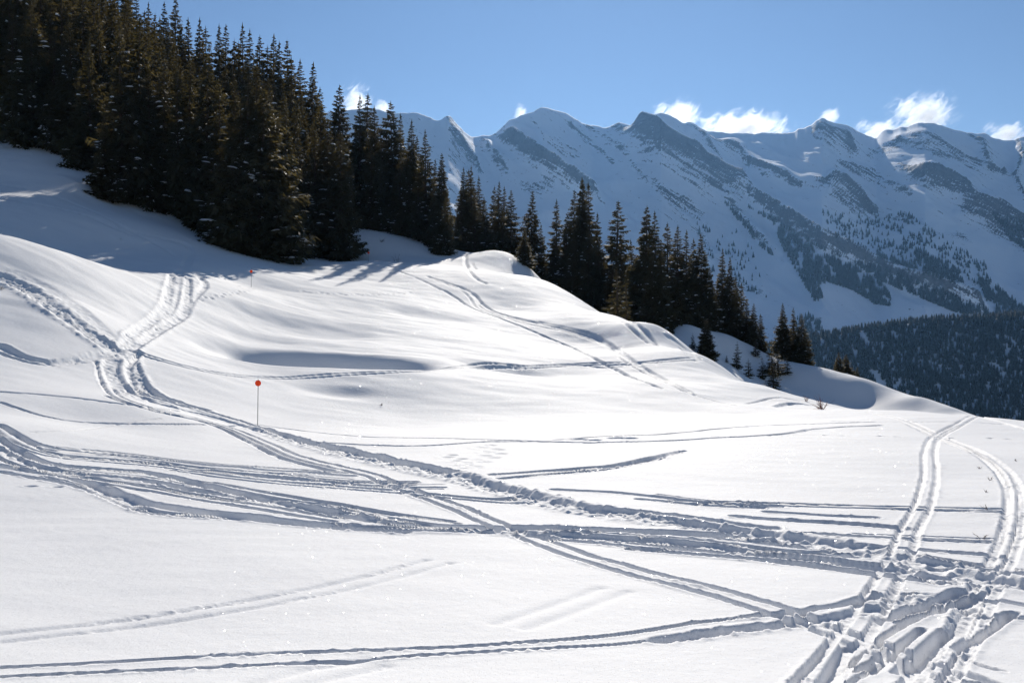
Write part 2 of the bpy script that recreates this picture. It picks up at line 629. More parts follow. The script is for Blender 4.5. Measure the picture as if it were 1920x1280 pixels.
# lower strand crossing the bundle down to the right corner
DIAG = [(188, 680), (196, 715), (222, 745), (290, 768), (360, 782), (430, 802), (500, 832), (560, 858), (650, 880), (700, 892), (760, 918), (860, 953), (930, 984), (1000, 1010), (1080, 1040), (1180, 1070),
        (1300, 1100), (1400, 1126), (1480, 1150), (1560, 1182), (1640, 1212), (1700, 1236), (1760, 1258), (1850, 1290)]
track(DIAG, 'pair', w=0.065, dep=0.085, gap=0.34, rough=0.015, rim=0.4)
track(DIAG[2:9], 'single', w=0.12, dep=0.10, shift=-0.45)
# bundle from the left edge
B = [
    ([(0, 797), (40, 818), (75, 838), (130, 846), (200, 850), (300, 862), (400, 873), (500, 881), (600, 889), (660, 893)], 'single', 0.16, 0.20, 0),
    ([(0, 806), (50, 838), (100, 856), (180, 862), (300, 872), (420, 888), (520, 899), (640, 906), (780, 908)], 'pair', 0.08, 0.10, 0),
    ([(0, 820), (45, 850), (90, 868), (160, 876), (260, 882), (330, 896), (420, 916), (520, 938), (620, 958), (740, 980), (900, 990), (1050, 990), (1180, 993), (1300, 998), (1420, 1008)], 'single', 0.17, 0.19, 0.02),
    ([(0, 838), (60, 872), (150, 888), (250, 897), (360, 918), (480, 935), (560, 950), (660, 966)], 'single', 0.22, 0.16, 0.06),
    ([(0, 855), (50, 878), (130, 890), (200, 905), (280, 916), (400, 938), (520, 956), (640, 975)], 'pair', 0.08, 0.10, 0.02),
    ([(0, 874), (60, 884), (130, 893), (190, 912), (240, 935), (300, 948), (400, 962), (500, 973), (600, 984), (720, 992), (850, 996), (960, 999), (1100, 1008), (1250, 1020), (1400, 1036), (1550, 1050), (1700, 1068)], 'single', 0.24, 0.22, 0.03),
    ([(0, 884), (70, 896), (140, 910), (210, 935), (270, 960), (330, 969), (420, 970), (500, 978), (620, 990), (760, 998)], 'single', 0.14, 0.15, 0.05),
    ([(300, 868), (400, 882), (520, 893), (640, 905), (740, 914), (830, 914)], 'single', 0.11, 0.13, 0),
    ([(330, 880), (450, 897), (560, 908), (700, 918), (830, 930), (950, 940), (1060, 944)], 'pair', 0.07, 0.08, 0),
    ([(280, 892), (400, 908), (520, 930), (640, 950), (740, 968), (850, 984)], 'pair', 0.06, 0.07, 0),
    ([(340, 912), (440, 925), (560, 942), (660, 958), (770, 975)], 'pair', 0.06, 0.08, 0),
    ([(400, 925), (520, 948), (640, 965), (720, 974)], 'single', 0.09, 0.10, 0),
    # right part of the bundle
    ([(960, 988), (1100, 990), (1260, 1000), (1420, 1016), (1600, 1035), (1760, 1050), (1920, 1075)], 'single', 0.20, 0.15, 0.05),
    ([(1000, 1004), (1150, 1018), (1300, 1036), (1480, 1048), (1660, 1072), (1800, 1090)], 'pair', 0.11, 0.13, 0.02),
    ([(1040, 998), (1200, 1008), (1340, 1022), (1500, 1036), (1680, 1050), (1860, 1062)], 'single', 0.14, 0.15, 0.04),
    ([(1180, 1030), (1320, 1042), (1480, 1056), (1640, 1078), (1760, 1094)], 'single', 0.10, 0.14, 0.02),
    ([(1500, 1000), (1600, 1004), (1700, 1010), (1860, 1016)], 'single', 0.12, 0.14, 0.03),
    ([(1560, 1020), (1680, 1026), (1780, 1034), (1880, 1044)], 'single', 0.16, 0.15, 0.05),
    ([(1690, 1074), (1780, 1088), (1860, 1098)], 'single', 0.10, 0.14, 0.02),
    ([(1260, 940), (1400, 943), (1500, 946), (1640, 950), (1760, 953), (1880, 956)], 'pair', 0.07, 0.09, 0),
    ([(1040, 918), (1140, 922), (1230, 930), (1330, 944), (1460, 950)], 'single', 0.14, 0.12, 0),
    ([(1200, 935), (1320, 948), (1430, 952)], 'single', 0.14, 0.11, 0),
    ([(1380, 968), (1480, 975), (1580, 980), (1700, 992)], 'single', 0.16, 0.13, 0),
    ([(1440, 960), (1560, 966), (1640, 970)], 'single', 0.14, 0.11, 0),
    ([(1100, 950), (1230, 962), (1330, 974), (1450, 990)], 'single', 0.18, 0.12, 0.05),
    # powder turns in the middle
    ([(480, 795), (560, 806), (680, 818), (760, 820), (860, 822), (960, 826), (1060, 828)], 'single', 0.10, 0.10, 0),
    ([(560, 826), (680, 834), (800, 836), (900, 828), (1000, 828), (1100, 830)], 'single', 0.16, 0.12, 0),
    ([(1040, 824), (1130, 818), (1230, 815), (1330, 806), (1420, 798), (1500, 795), (1640, 791)], 'single', 0.14, 0.12, 0),
    ([(1100, 830), (1220, 828), (1330, 822), (1400, 818), (1480, 812), (1540, 802), (1650, 797)], 'single', 0.18, 0.12, 0),
    ([(925, 890), (1000, 884), (1080, 878), (1140, 875), (1200, 862), (1280, 845)], 'single', 0.16, 0.15, 0.02),
    ([(940, 897), (1020, 890), (1100, 884), (1180, 872), (1240, 858)], 'single', 0.15, 0.14, 0.02),
    # left
    ([(0, 735), (60, 738), (160, 748), (250, 761), (330, 769)], 'single', 0.14, 0.13, 0),
    ([(0, 754), (60, 775), (130, 790), (230, 794), (380, 795)], 'single', 0.12, 0.12, 0),
    ([(58, 810), (130, 808), (200, 798), (300, 784)], 'single', 0.05, 0.05, 0),
    ([(0, 648), (40, 668), (100, 681), (160, 672), (220, 655)], 'single', 0.40, 0.20, 0.06),
    ([(0, 662), (50, 680), (100, 686), (170, 672), (210, 660)], 'single', 0.20, 0.14, 0.05),
    # long traverse under the hollow and the hillside lines
    ([(245, 656), (290, 672), (360, 690), (430, 703), (500, 708), (560, 708), (640, 702), (720, 698), (800, 695), (860, 688), (920, 683), (980, 688), (1040, 686), (1100, 683), (1200, 680), (1300, 673)], 'pair', 0.13, 0.14, 0),
    ([(860, 690), (960, 688), (1060, 682), (1140, 690), (1210, 678), (1305, 670)], 'single', 0.15, 0.13, 0),
    ([(750, 508), (800, 530), (850, 555), (890, 580), (960, 605), (1020, 630), (1080, 655), (1130, 680), (1180, 705), (1240, 728)], 'single', 0.17, 0.15, 0.03),
    ([(800, 518), (860, 538), (890, 552), (905, 570), (940, 588), (1010, 606), (1080, 622), (1130, 640), (1170, 668), (1210, 694), (1260, 720), (1300, 740)], 'single', 0.20, 0.16, 0),
    ([(820, 525), (870, 545), (888, 562), (900, 578), (950, 596), (1020, 612), (1090, 626), (1140, 646), (1180, 678), (1230, 705), (1290, 735)], 'pair', 0.11, 0.12, 0),
    ([(1010, 603), (1080, 618), (1120, 630), (1160, 655), (1200, 684), (1250, 712)], 'single', 0.13, 0.12, 0),
    ([(1300, 740), (1340, 752), (1380, 760)], 'single', 0.07, 0.06, 0),
    ([(874, 478), (873, 492), (878, 506), (892, 522), (912, 532)], 'single', 0.25, 0.18, 0),
    ([(884, 492), (892, 506)], 'single', 0.15, 0.12, 0),
    ([(1166, 602), (1190, 622), (1214, 643)], 'single', 0.13, 0.13, 0),
    ([(1188, 604), (1210, 622), (1232, 648)], 'single', 0.20, 0.16, 0),
    ([(1255, 632), (1280, 650), (1305, 672)], 'single', 0.5, 0.12, 0.06),
    ([(1400, 757), (1440, 748), (1465, 744), (1500, 752)], 'single', 0.12, 0.12, 0),
    ([(1460, 762), (1490, 755), (1520, 760)], 'single', 0.35, 0.18, 0.05),
    # shaded slope on the left
    ([(0, 345), (60, 355), (120, 375), (180, 398), (240, 430), (290, 455), (330, 480)], 'single', 0.35, 0.12, 0.04),
    ([(0, 370), (80, 385), (150, 400), (210, 425), (250, 440)], 'single', 0.35, 0.12, 0.04),
    ([(230, 428), (300, 446), (345, 455), (358, 472), (348, 498)], 'single', 0.45, 0.14, 0.06),
    ([(0, 308), (50, 294), (110, 287)], 'single', 0.35, 0.12, 0.04),
    # right: tracks running from the plain's edge towards the viewer
    ([(1826, 780), (1790, 800), (1752, 822), (1742, 850), (1744, 890), (1730, 948), (1702, 1000), (1690, 1040), (1662, 1090), (1632, 1142), (1592, 1202), (1545, 1258), (1520, 1290)], 'pair', 0.06, 0.09, 0.015),
    ([(1630, 772), (1700, 790), (1770, 822), (1830, 846), (1880, 882), (1902, 930), (1895, 1000), (1872, 1060), (1832, 1130), (1800, 1200), (1765, 1250), (1740, 1290)], 'pair', 0.06, 0.07, 0.025),
    ([(1700, 796), (1770, 828), (1826, 852), (1870, 890), (1888, 940), (1882, 1000)], 'single', 0.06, 0.06, 0.03),
    ([(1825, 778), (1870, 790), (1930, 806)], 'single', 0.16, 0.10, 0),
    ([(1560, 790), (1700, 791), (1800, 790), (1900, 797)], 'single', 0.08, 0.07, 0),
    # foreground
    ([(0, 1252), (200, 1245), (360, 1231), (480, 1222), (600, 1222), (740, 1218), (860, 1214), (960, 1204), (1080, 1200), (1180, 1190), (1300, 1166), (1400, 1155), (1480, 1150)], 'single', 0.062, 0.085, 0.012),
    ([(0, 1269), (180, 1263), (340, 1253), (520, 1245), (640, 1240), (800, 1229), (960, 1218), (1150, 1211), (1250, 1200), (1320, 1186), (1420, 1176), (1500, 1160)], 'single', 0.055, 0.075, 0.008),
    ([(1240, 1200), (1320, 1188), (1400, 1176), (1500, 1170), (1580, 1160), (1640, 1140)], 'single', 0.16, 0.14, 0.05),
    ([(1400, 1156), (1500, 1148), (1580, 1138), (1640, 1115)], 'single', 0.10, 0.13, 0.03),
]
random.seed(21)
for pts, kind, w, dep, rough in B:
    w, dep, rough = w * 0.76, dep * 0.76, max(rough * 0.8, 0.010)
    near = pts[len(pts) // 2][1] > 900
    if 850 < pts[len(pts) // 2][1] < 1080 and len(pts) > 3:      # finer lines running along inside the bundle
        for k in range(2):
            oy = random.uniform(-9, 9)
            i0 = random.randrange(0, 3)
            track([(x_, y_ + oy * (0.4 + 0.6 * i / len(pts))) for i, (x_, y_) in enumerate(pts)][i0:], random.choice(['single', 'pair']), w=random.uniform(.025, .05), dep=random.uniform(.04, .07), gap=random.uniform(.14, .3), jitter=2.0)
    track(pts, kind, w=w, dep=dep, rough=rough, gap=0.32 if near else 0.5, jitter=1.5)
# wide skidded swath on the left mound
track([(0, 518), (50, 540), (100, 574), (150, 612), (190, 640), (215, 656)], 'single', w=0.55, dep=0.16, rough=0.07, rim=0.5)
track([(30, 515), (90, 545), (150, 585), (195, 630)], 'single', w=0.7, dep=0.06, rough=0.05, rim=0.1)
# old drifted-in tracks
track([(0, 1195), (140, 1179), (280, 1164), (420, 1140), (560, 1115), (680, 1090), (760, 1069), (820, 1052)], 'soft', w=0.085, dep=0.028, gap=0.42)
track([(960, 1172), (1050, 1142), (1150, 1105)], 'soft', w=0.10, dep=0.022, gap=0.4)
track([(505, 1284), (600, 1258), (700, 1242)], 'soft', w=0.10, dep=0.025, gap=0.35)
# animal and boot prints
track([(1290, 820), (1460, 817), (1600, 817), (1740, 820), (1910, 823)], 'steps', w=0.10, dep=0.10, gap=0.95)
track([(0, 912), (40, 912), (110, 912)], 'steps', w=0.10, dep=0.08, gap=0.6)
track([(360, 563), (420, 553), (460, 545), (472, 540)], 'steps', w=0.16, dep=0.12, gap=0.8)
track([(550, 545), (640, 552), (720, 552), (770, 549)], 'steps', w=0.18, dep=0.16, gap=0.8)
track([(830, 850), (870, 868), (850, 884)], 'steps', w=0.2, dep=0.05, gap=0.6)
track([(900, 832), (930, 850), (900, 862), (870, 880)], 'steps', w=0.25, dep=0.05, gap=0.6)
track([(1045, 824), (1090, 826), (1150, 823), (1180, 821)], 'steps', w=0.22, dep=0.16, gap=0.7)
# criss-cross cuts that leave snow slabs standing (right corner)
for a, b, w, dp in [((1588, 1238), (1700, 1166), .06, .15), ((1628, 1262), (1728, 1178), .07, .16), ((1688, 1262), (1775, 1182), .10, .17), ((1690, 1292), (1742, 1242), .10, .16),
                    ((1800, 1216), (1898, 1148), .10, .18), ((1600, 1258), (1672, 1222), .06, .13), ((1545, 1284), (1590, 1206), .09, .16), ((1572, 1290), (1640, 1252), .05, .1),
                    ((1480, 1152), (1620, 1196), .07, .12), ((1620, 1196), (1720, 1262), .06, .12), ((1720, 1262), (1930, 1300), .07, .12), ((1640, 1182), (1780, 1224), .012, .02),
                    ((1815, 1240), (1880, 1258), .05, .07), ((1640, 1118), (1720, 1110), .05, .1), ((1656, 1160), (1800, 1106), .13, .18), ((1690, 1168), (1826, 1112), .10, .17),
                    ((1790, 1190), (1832, 1110), .12, .15), ((1830, 1150), (1925, 1160), .10, .14), ((1850, 1120), (1925, 1135), .10, .13), ((1870, 1085), (1925, 1110), .08, .12)]:
    m = ((a[0] + b[0]) / 2, (a[1] + b[1]) / 2)
    track([a, m, b], 'single', w=w * 0.75, dep=dp * 0.75, rough=0.008 if w > .02 else 0, rim=0.15)
# churned heap between the cuts
c = cast([1740], [1128])[0]
ch = np.exp(-(((GX - c[0]) / 0.7) ** 2 + ((GY - c[1]) / 0.6) ** 2) ** 2) * (R < 20)
mm = ch > 0.01
chop = np.zeros_like(GX)
chop[mm] = ch[mm] * (0.16 * np.abs(perlin(GX[mm] / 0.34, GY[mm] / 0.34, 71)) + 0.10 * np.abs(perlin(GX[mm] / 0.15, GY[mm] / 0.15, 72)) - 0.07)
# crumbs of broken snow in and beside the cuts
hurt = (groove < -0.025).astype(np.float32)
for ax, n in ((0, 4), (1, 5)):
    acc = hurt.copy()
    for q in range(1, n + 1):
        acc = np.maximum(acc, np.maximum(np.roll(hurt, q, ax), np.roll(hurt, -q, ax)) * (1 - q / (n + 1)))
    hurt = acc
mm = (hurt > 0.05) & (R < 34)
xx, yy = GX[mm], GY[mm]
patch = np.clip(0.35 + 1.6 * perlin(xx / 1.3, yy / 1.3, 83), 0, 1)
crumb = np.zeros_like(GX)
crumb[mm] = hurt[mm] * patch * (0.075 * np.maximum(perlin(xx / 0.14, yy / 0.14, 84) - 0.12, 0) + 0.05 * np.maximum(perlin(xx / 0.07, yy / 0.07, 85) - 0.1, 0) + 0.010 * perlin(xx / 0.05, yy / 0.05, 86))
GZ = GZ + groove + np.minimum(berm, 0.12) + chop + crumb

verts = np.stack([GX, GY, GZ], -1).reshape(-1, 3)
ii, jj = np.meshgrid(np.arange(NR - 1), np.arange(NT_), indexing='ij')
j2 = (jj + 1) % NT_
quads = np.stack([ii * NT_ + jj, (ii + 1) * NT_ + jj, (ii + 1) * NT_ + j2, ii * NT_ + j2], -1).reshape(-1, 4)[:, ::-1]
gnd = mesh_obj('snow_ground', verts, quads, M_SNOW, smooth=True)
tag(gnd, kind='structure')


def ground_z(x, y):
    return float(base_h(np.array([x]), np.array([y]))[0])


# ------------------------------------------------------------------ mountains, wooded ridge and valley (one terrain sheet)
CREST = [(-900, 330), (-300, 270), (300, 232), (600, 212), (690, 203), (715, 207), (740, 214), (755, 212), (780, 211), (800, 218), (822, 228), (835, 220), (841, 215), (848, 222), (852, 228),
         (862, 238), (870, 247), (885, 258), (897, 256), (906, 252), (915, 256), (925, 253), (930, 250), (940, 240), (952, 227), (965, 222), (985, 213), (1000, 210), (1010, 203), (1017, 201),
         (1040, 206), (1060, 212), (1078, 222), (1090, 230), (1100, 234), (1122, 236), (1130, 240), (1145, 238), (1152, 232), (1163, 229), (1175, 234), (1185, 236), (1200, 228), (1215, 223),
         (1220, 216), (1240, 211), (1255, 216), (1270, 224), (1285, 232), (1290, 228), (1302, 231), (1312, 240), (1325, 246), (1345, 247), (1370, 250), (1400, 249), (1415, 252), (1430, 248),
         (1460, 250), (1490, 248), (1496, 240), (1505, 241), (1520, 236), (1530, 226), (1541, 220), (1552, 226), (1568, 233), (1580, 232), (1590, 236), (1600, 240), (1610, 248), (1630, 256),
         (1643, 261), (1652, 246), (1662, 243), (1677, 243), (1685, 238), (1698, 238), (1710, 235), (1722, 229), (1735, 231), (1750, 231), (1770, 237), (1790, 243), (1810, 248), (1832, 251),
         (1846, 249), (1860, 258), (1880, 263), (1900, 263), (1910, 258), (1925, 254), (1960, 262), (2050, 250), (2300, 270), (2900, 350)]
CREST = np.array(CREST, float)
mpx = np.r_[np.linspace(-900, 600, 60)[:-1], np.linspace(600, 1990, 640), np.linspace(1990, 2900, 36)[1:]]
NM = len(mpx)
crest_py = sum(np.interp(mpx + q, CREST[:, 0], CREST[:, 1]) for q in (-4, -2, 0, 2, 4)) / 5 + 1.6 * fbm(mpx / 11, mpx * 0, 3, 77)
DC = np.interp(mpx, [-900, 600, 840, 890, 1017, 1110, 1240, 1400, 1541, 1643, 1735, 1900, 2900],
               [4300, 4150, 4100, 4350, 4250, 4500, 4300, 4700, 4500, 4800, 4600, 4850, 5200])
DF = np.interp(mpx, [-900, 600, 1200, 1500, 1900, 2900], [2550, 2450, 2450, 2600, 2740, 2900])
ZF = -60.0
ZC = (CY - crest_py) / F * DC
_k = np.exp(-(np.subtract.outer(mpx, mpx) / 28.0) ** 2) * np.gradient(mpx)[None, :]
ZCS = (_k @ ZC) / _k.sum(1)          # broad form of the range; the jagged crest only shapes its upper part
# rows: t<0 valley, 0..1 face, >1 back side
t_face = np.linspace(0, 1, 215)
rows_d = []
MX, MY, MZ, MT = [], [], [], []
RIDGE_PX = [-900, 1100, 1300, 1450, 1530, 1600, 1700, 1760, 1800, 1850, 1920, 2100, 2900]
RIDGE_PY = [900, 760, 690, 650, 634, 622, 608, 602, 600, 598, 593, 585, 560]
ridge_z = (CY - np.interp(mpx, RIDGE_PX, RIDGE_PY)) / F * 2000
near_d = np.r_[np.linspace(285, 1500, 16), np.linspace(1540, 2000, 26), np.linspace(2030, 2330, 8)]
for d in near_d:
    dd = d + np.zeros(NM)
    zv = np.interp(d, [285, 700, 1100, 1560], [-75, -300, -340, -330])
    zr = np.where(d < 2000, zv + (ridge_z + 330) * sstep(1500, 2060, np.full(NM, d)) ** 0.85 if d > 1500 else zv, ridge_z)
    if d >= 2000:
        zr = ridge_z + (np.minimum(ridge_z - 25, ZF) - ridge_z) * sstep(2000, 2330, np.full(NM, d))
    elif d > 1540:
        zr = -330 + (ridge_z + 330) * ((d - 1540) / 460.0) ** 0.9
    MY.append(dd)
    MZ.append(zr + np.zeros(NM))
    MT.append(np.full(NM, -1.0))
for t in t_face:
    dd = DF + (DC - DF) * t
    MY.append(dd)
    MZ.append(ZF + (ZCS - ZF) * (0.72 * t + 0.28 * t * t) + (ZC - ZCS) * float(sstep(0.90, 1.0, t)))
    MT.append(np.full(NM, t))
for k, (dx, dz) in enumerate([(60, -40), (160, -130), (350, -300), (700, -600)]):
    MY.append(DC + dx)
    MZ.append(ZC + dz)
    MT.append(np.full(NM, 2.0))
MY, MZ, MT = np.array(MY), np.array(MZ), np.array(MT)
PXG = np.broadcast_to(mpx, MY.shape)
MX = (PXG - CX) / F * MY
face_m = (MT >= 0) & (MT <= 1)
PYG = CY - MZ / MY * F


def polydist(px, py, pts):
    """signed distance to a polyline in the mountain face's own coordinates; + below the line"""
    best = np.full(px.shape, 1e9)
    sg = np.ones(px.shape)
    al = np.zeros(px.shape)
    P = np.array(pts, float)
    tot = np.r_[0, np.cumsum(np.hypot(*np.diff(P, axis=0).T))]
    for k, (a, b) in enumerate(zip(P[:-1], P[1:])):
        ab = b - a
        t = np.clip(((px - a[0]) * ab[0] + (py - a[1]) * ab[1]) / (ab @ ab), 0, 1)
        dx, dy = px - a[0] - t * ab[0], py - a[1] - t * ab[1]
        d = np.hypot(dx, dy)
        m = d < best
        best = np.where(m, d, best)
        sg = np.where(m, np.where(ab[0] * dy - ab[1] * dx >= 0, 1, -1), sg)
        al = np.where(m, (tot[k] + t * np.hypot(*ab)) / tot[-1], al)
    return best * sg, al


bump = np.zeros(MY.shape)
rock = np.zeros(MY.shape)
wn1 = fbm(MX / 260, MZ / 200 + MY / 900, 4, 21)
wn2 = fbm(MX / 70, MZ / 60 + MY / 300, 4, 31)
QX, QY = PXG + 5 * wn1, PYG + 6 * wn1 + 3 * wn2
# spurs: crest line, height (m), front width px, back width px, rockiness
SPURS = [
    ([(930, 250), (975, 282), (992, 298), (1025, 318), (1065, 345), (1110, 372)], 58, 8, 13, 0.75),
    ([(1160, 229), (1215, 257), (1245, 275), (1270, 290), (1310, 320), (1345, 341), (1392, 362)], 80, 24, 14, 1.0),
    ([(1345, 356), (1362, 364), (1400, 385), (1470, 425), (1540, 470), (1590, 495), (1660, 530), (1760, 560), (1840, 592)], 60, 6, 11, 0.45),
    ([(1290, 229), (1310, 246), (1335, 285), (1352, 308)], 30, 7, 16, 0.8),
    ([(1342, 266), (1385, 290), (1410, 318), (1460, 336), (1500, 347)], 34, 10, 20, 0.9),
    ([(1545, 338), (1560, 340), (1600, 365), (1640, 392)], 38, 18, 18, 0.9),
    ([(1700, 315), (1735, 335), (1785, 352), (1812, 368), (1830, 395), (1875, 405), (1930, 428)], 55, 18, 26, 1.0),
    ([(1355, 372), (1390, 410), (1420, 445), (1452, 478)], 22, 9, 16, 0.6),
    ([(1530, 236), (1541, 228), (1560, 242), (1592, 248), (1604, 275)], 20, 20, 12, 0.85),
    ([(1650, 272), (1690, 258), (1735, 250), (1770, 272), (1830, 305)], 14, 30, 22, 0.6),
    ([(1825, 252), (1848, 280), (1855, 320), (1880, 330)], 30, 9, 12, 0.9),
    ([(1912, 260), (1918, 300), (1905, 345), (1930, 380)], 30, 9, 12, 0.9),
    ([(840, 216), (852, 240), (868, 270), (890, 300), (905, 330)], 26, 9, 12, 0.8),
    ([(905, 254), (920, 285), (950, 320)], 22, 10, 12, 0.7),
    ([(1585, 308), (1620, 325), (1660, 345), (1700, 358)], 16, 14, 12, 0.7),
]
fm = face_m
for pts, A, wf, wb, rk in SPURS:
    d, al = polydist(QX, QY, pts)
    end = sstep(-0.02, 0.2, al) * (1 - (0.1 if A > 56 else 0.5) * sstep(0.75, 1, al))
    sh = np.where(d > 0, np.exp(-(np.abs(d) / wf) ** 1.5), np.exp(-(np.abs(d) / wb) ** 1.2))
    bump += 1.25 * A * sh * end * fm
    rock = np.maximum(rock, rk * np.where(d > 0, np.exp(-(d / (wf * 1.0)) ** 2) * sstep(-0.5, 1.5, d), 0))
# bare bedding-plane streaks
STREAKS = [
    ([(1070, 232), (1100, 262), (1130, 285), (1148, 308)], 5, 0.7), ([(1030, 268), (1060, 290), (1085, 302)], 4, 0.55), ([(1040, 262), (1075, 285), (1092, 298)], 3, 0.6), ([(995, 222), (1012, 240), (1020, 262)], 2.5, 0.5),
    ([(945, 245), (960, 252)], 5, 0.6), ([(1100, 235), (1140, 262), (1180, 300), (1215, 340)], 7, 0.55), ([(1225, 340), (1255, 365), (1290, 385), (1310, 400)], 12, 0.62),
    ([(1585, 310), (1600, 330), (1640, 340)], 8, 0.6), ([(1640, 330), (1680, 360), (1705, 358)], 9, 0.5), ([(1660, 262), (1700, 282)], 5, 0.55), ([(1700, 250), (1740, 285), (1790, 300)], 8, 0.52),
    ([(1750, 300), (1780, 305)], 7, 0.6), ([(1815, 400), (1860, 420), (1925, 460)], 17, 0.75), ([(1640, 395), (1700, 410), (1760, 440)], 10, 0.36), ([(1560, 370), (1600, 395), (1630, 402)], 8, 0.5),
    ([(760, 225), (800, 270), (830, 320)], 6, 0.3), ([(985, 345), (1010, 352), (1030, 345)], 13, 0.5), ([(1780, 440), (1810, 450)], 12, 0.4), ([(1390, 535), (1425, 550)], 7, 0.6), ([(1280, 400), (1320, 440), (1330, 470)], 8, 0.4),
    ([(880, 268), (905, 290), (930, 300)], 10, 0.42), ([(1210, 240), (1240, 262)], 4, 0.4), ([(1400, 290), (1410, 300)], 4, 0.4),
]
for pts, w, rk in STREAKS:
    d, al = polydist(QX, QY, pts)
    rock = np.maximum(rock, rk * np.exp(-(d / w) ** 2))
taper = np.clip(np.minimum(1 - MT, MT + 0.05) * 7, 0, 1) * fm
ridged = 1 - np.abs(fbm(MX / 330 + MZ / 700, MZ / 420, 4, 41)) * 2
bump += taper * (20 * (ridged - 0.5) + 11 * fbm(MX / 120, MZ / 120, 4, 51))
dip_u, dip_v = MX * 0.83 - MZ * 0.56, MX * 0.56 + MZ * 0.83
bump += taper * 8 * (0.5 - np.abs(fbm(dip_u / 420, dip_v / 62, 4, 57))) * sstep(0.25, 0.8, MT)
bump += taper * np.clip(rock, 0, 1) * 20 * fbm(dip_u / 90, dip_v / 20, 3, 61)
bump += (MT < 0) * 10 * fbm(MX / 220, MY / 220, 3, 66) * sstep(285, 600, MY) * (1 - sstep(1850, 2000, MY) * (1 - sstep(2000, 2200, MY)) * 0.7)
# bump pushes the face upward and outward a little; silhouettes stay on the measured crest
crest_keep = 1 - sstep(0.93, 1.0, np.where(fm, MT, 0))
MZ2 = MZ + bump * np.where(fm, crest_keep, 1)
mv = np.stack([MX, MY, MZ2], -1)
nr = MY.shape[0]
ii, jj = np.meshgrid(np.arange(nr - 1), np.arange(NM - 1), indexing='ij')
mq = np.stack([ii * NM + jj, ii * NM + jj + 1, (ii + 1) * NM + jj + 1, (ii + 1) * NM + jj], -1).reshape(-1, 4)
mount = mesh_obj('mountain_terrain', mv.reshape(-1, 3), mq, M_MOUNT, smooth=True)
tag(mount, kind='structure')
at = mount.data.attributes.new('rock', 'FLOAT', 'POINT')
at.data.foreach_set('value', rock.astype(np.float32).ravel())
MPY = CY - MZ2 / MY * F


# ------------------------------------------------------------------ far forests (nobody could count them)
def far_tree_template(k):
    rng = np.random.default_rng(900 + k)
    V, Fc = [], []
    for tier, (z0, z1, r) in enumerate([(0.05, 0.55, 0.25), (0.32, 0.80, 0.18), (0.60, 1.0, 0.10)]):
        n = 5
        b = len(V)
        for a in range(n):
            an = 2 * np.pi * (a + rng.uniform(-.25, .25)) / n + tier
            q = r * rng.uniform(0.7, 1.2)
            V.append((q * np.cos(an), q * np.sin(an), z0 + rng.uniform(-.05, .05)))
        V.append((0, 0, z1))
        for a in range(n):
            Fc.append((b + a, b + (a + 1) % n, b + n))
    return np.array(V), np.array(Fc)


TPL = [far_tree_template(k) for k in range(5)]


def scatter_forest(name, pts, hs, mat):
    VV, FF, off = [], [], 0
    rng = np.random.default_rng(5)
    for (x, y, z), h in zip(pts, hs):
        V, Fc = TPL[rng.integers(5)]
        a = rng.uniform(0, 6.28)
        c_, s_ = math.cos(a), math.sin(a)
        w = rng.uniform(0.75, 1.15)
        Q = np.c_[(V[:, 0] * c_ - V[:, 1] * s_) * h * w + x, (V[:, 0] * s_ + V[:, 1] * c_) * h * w + y, V[:, 2] * h + z - 0.04 * h]
        VV.append(Q)
        FF.append(Fc + off)
        off += len(V)
    o = mesh_obj(name, np.vstack(VV), np.vstack(FF), mat)
    tag(o, kind='stuff')
    return o


# triangulation-free lookup on the terrain grid
def grid_pts(fi, fj):
    i0, j0 = np.floor(fi).astype(int), np.floor(fj).astype(int)
    a, b = (fi - i0)[:, None], (fj - j0)[:, None]
    return (mv[i0, j0] * (1 - a) * (1 - b) + mv[i0 + 1, j0] * a * (1 - b) + mv[i0, j0 + 1] * (1 - a) * b + mv[i0 + 1, j0 + 1] * a * b)


# wooded ridge
i_a, i_b = np.searchsorted(near_d, [1560, 2060])
N = 15000
fi = RNG.uniform(i_a, i_b, N)
fj = np.interp(RNG.uniform(1380, 2250, N), mpx, np.arange(NM))
gp = grid_pts(fi, fj)
clear = fbm(gp[:, 0] / 60, gp[:, 1] / 260, 3, 81)
keep = clear < 0.42
gp = gp[keep]
fo = scatter_forest('ridge_forest', gp, RNG.uniform(10, 19, len(gp)), M_FFOR)
tag(fo, 'dark frosted conifer forest covering the ridge below the mountains', 'forest')

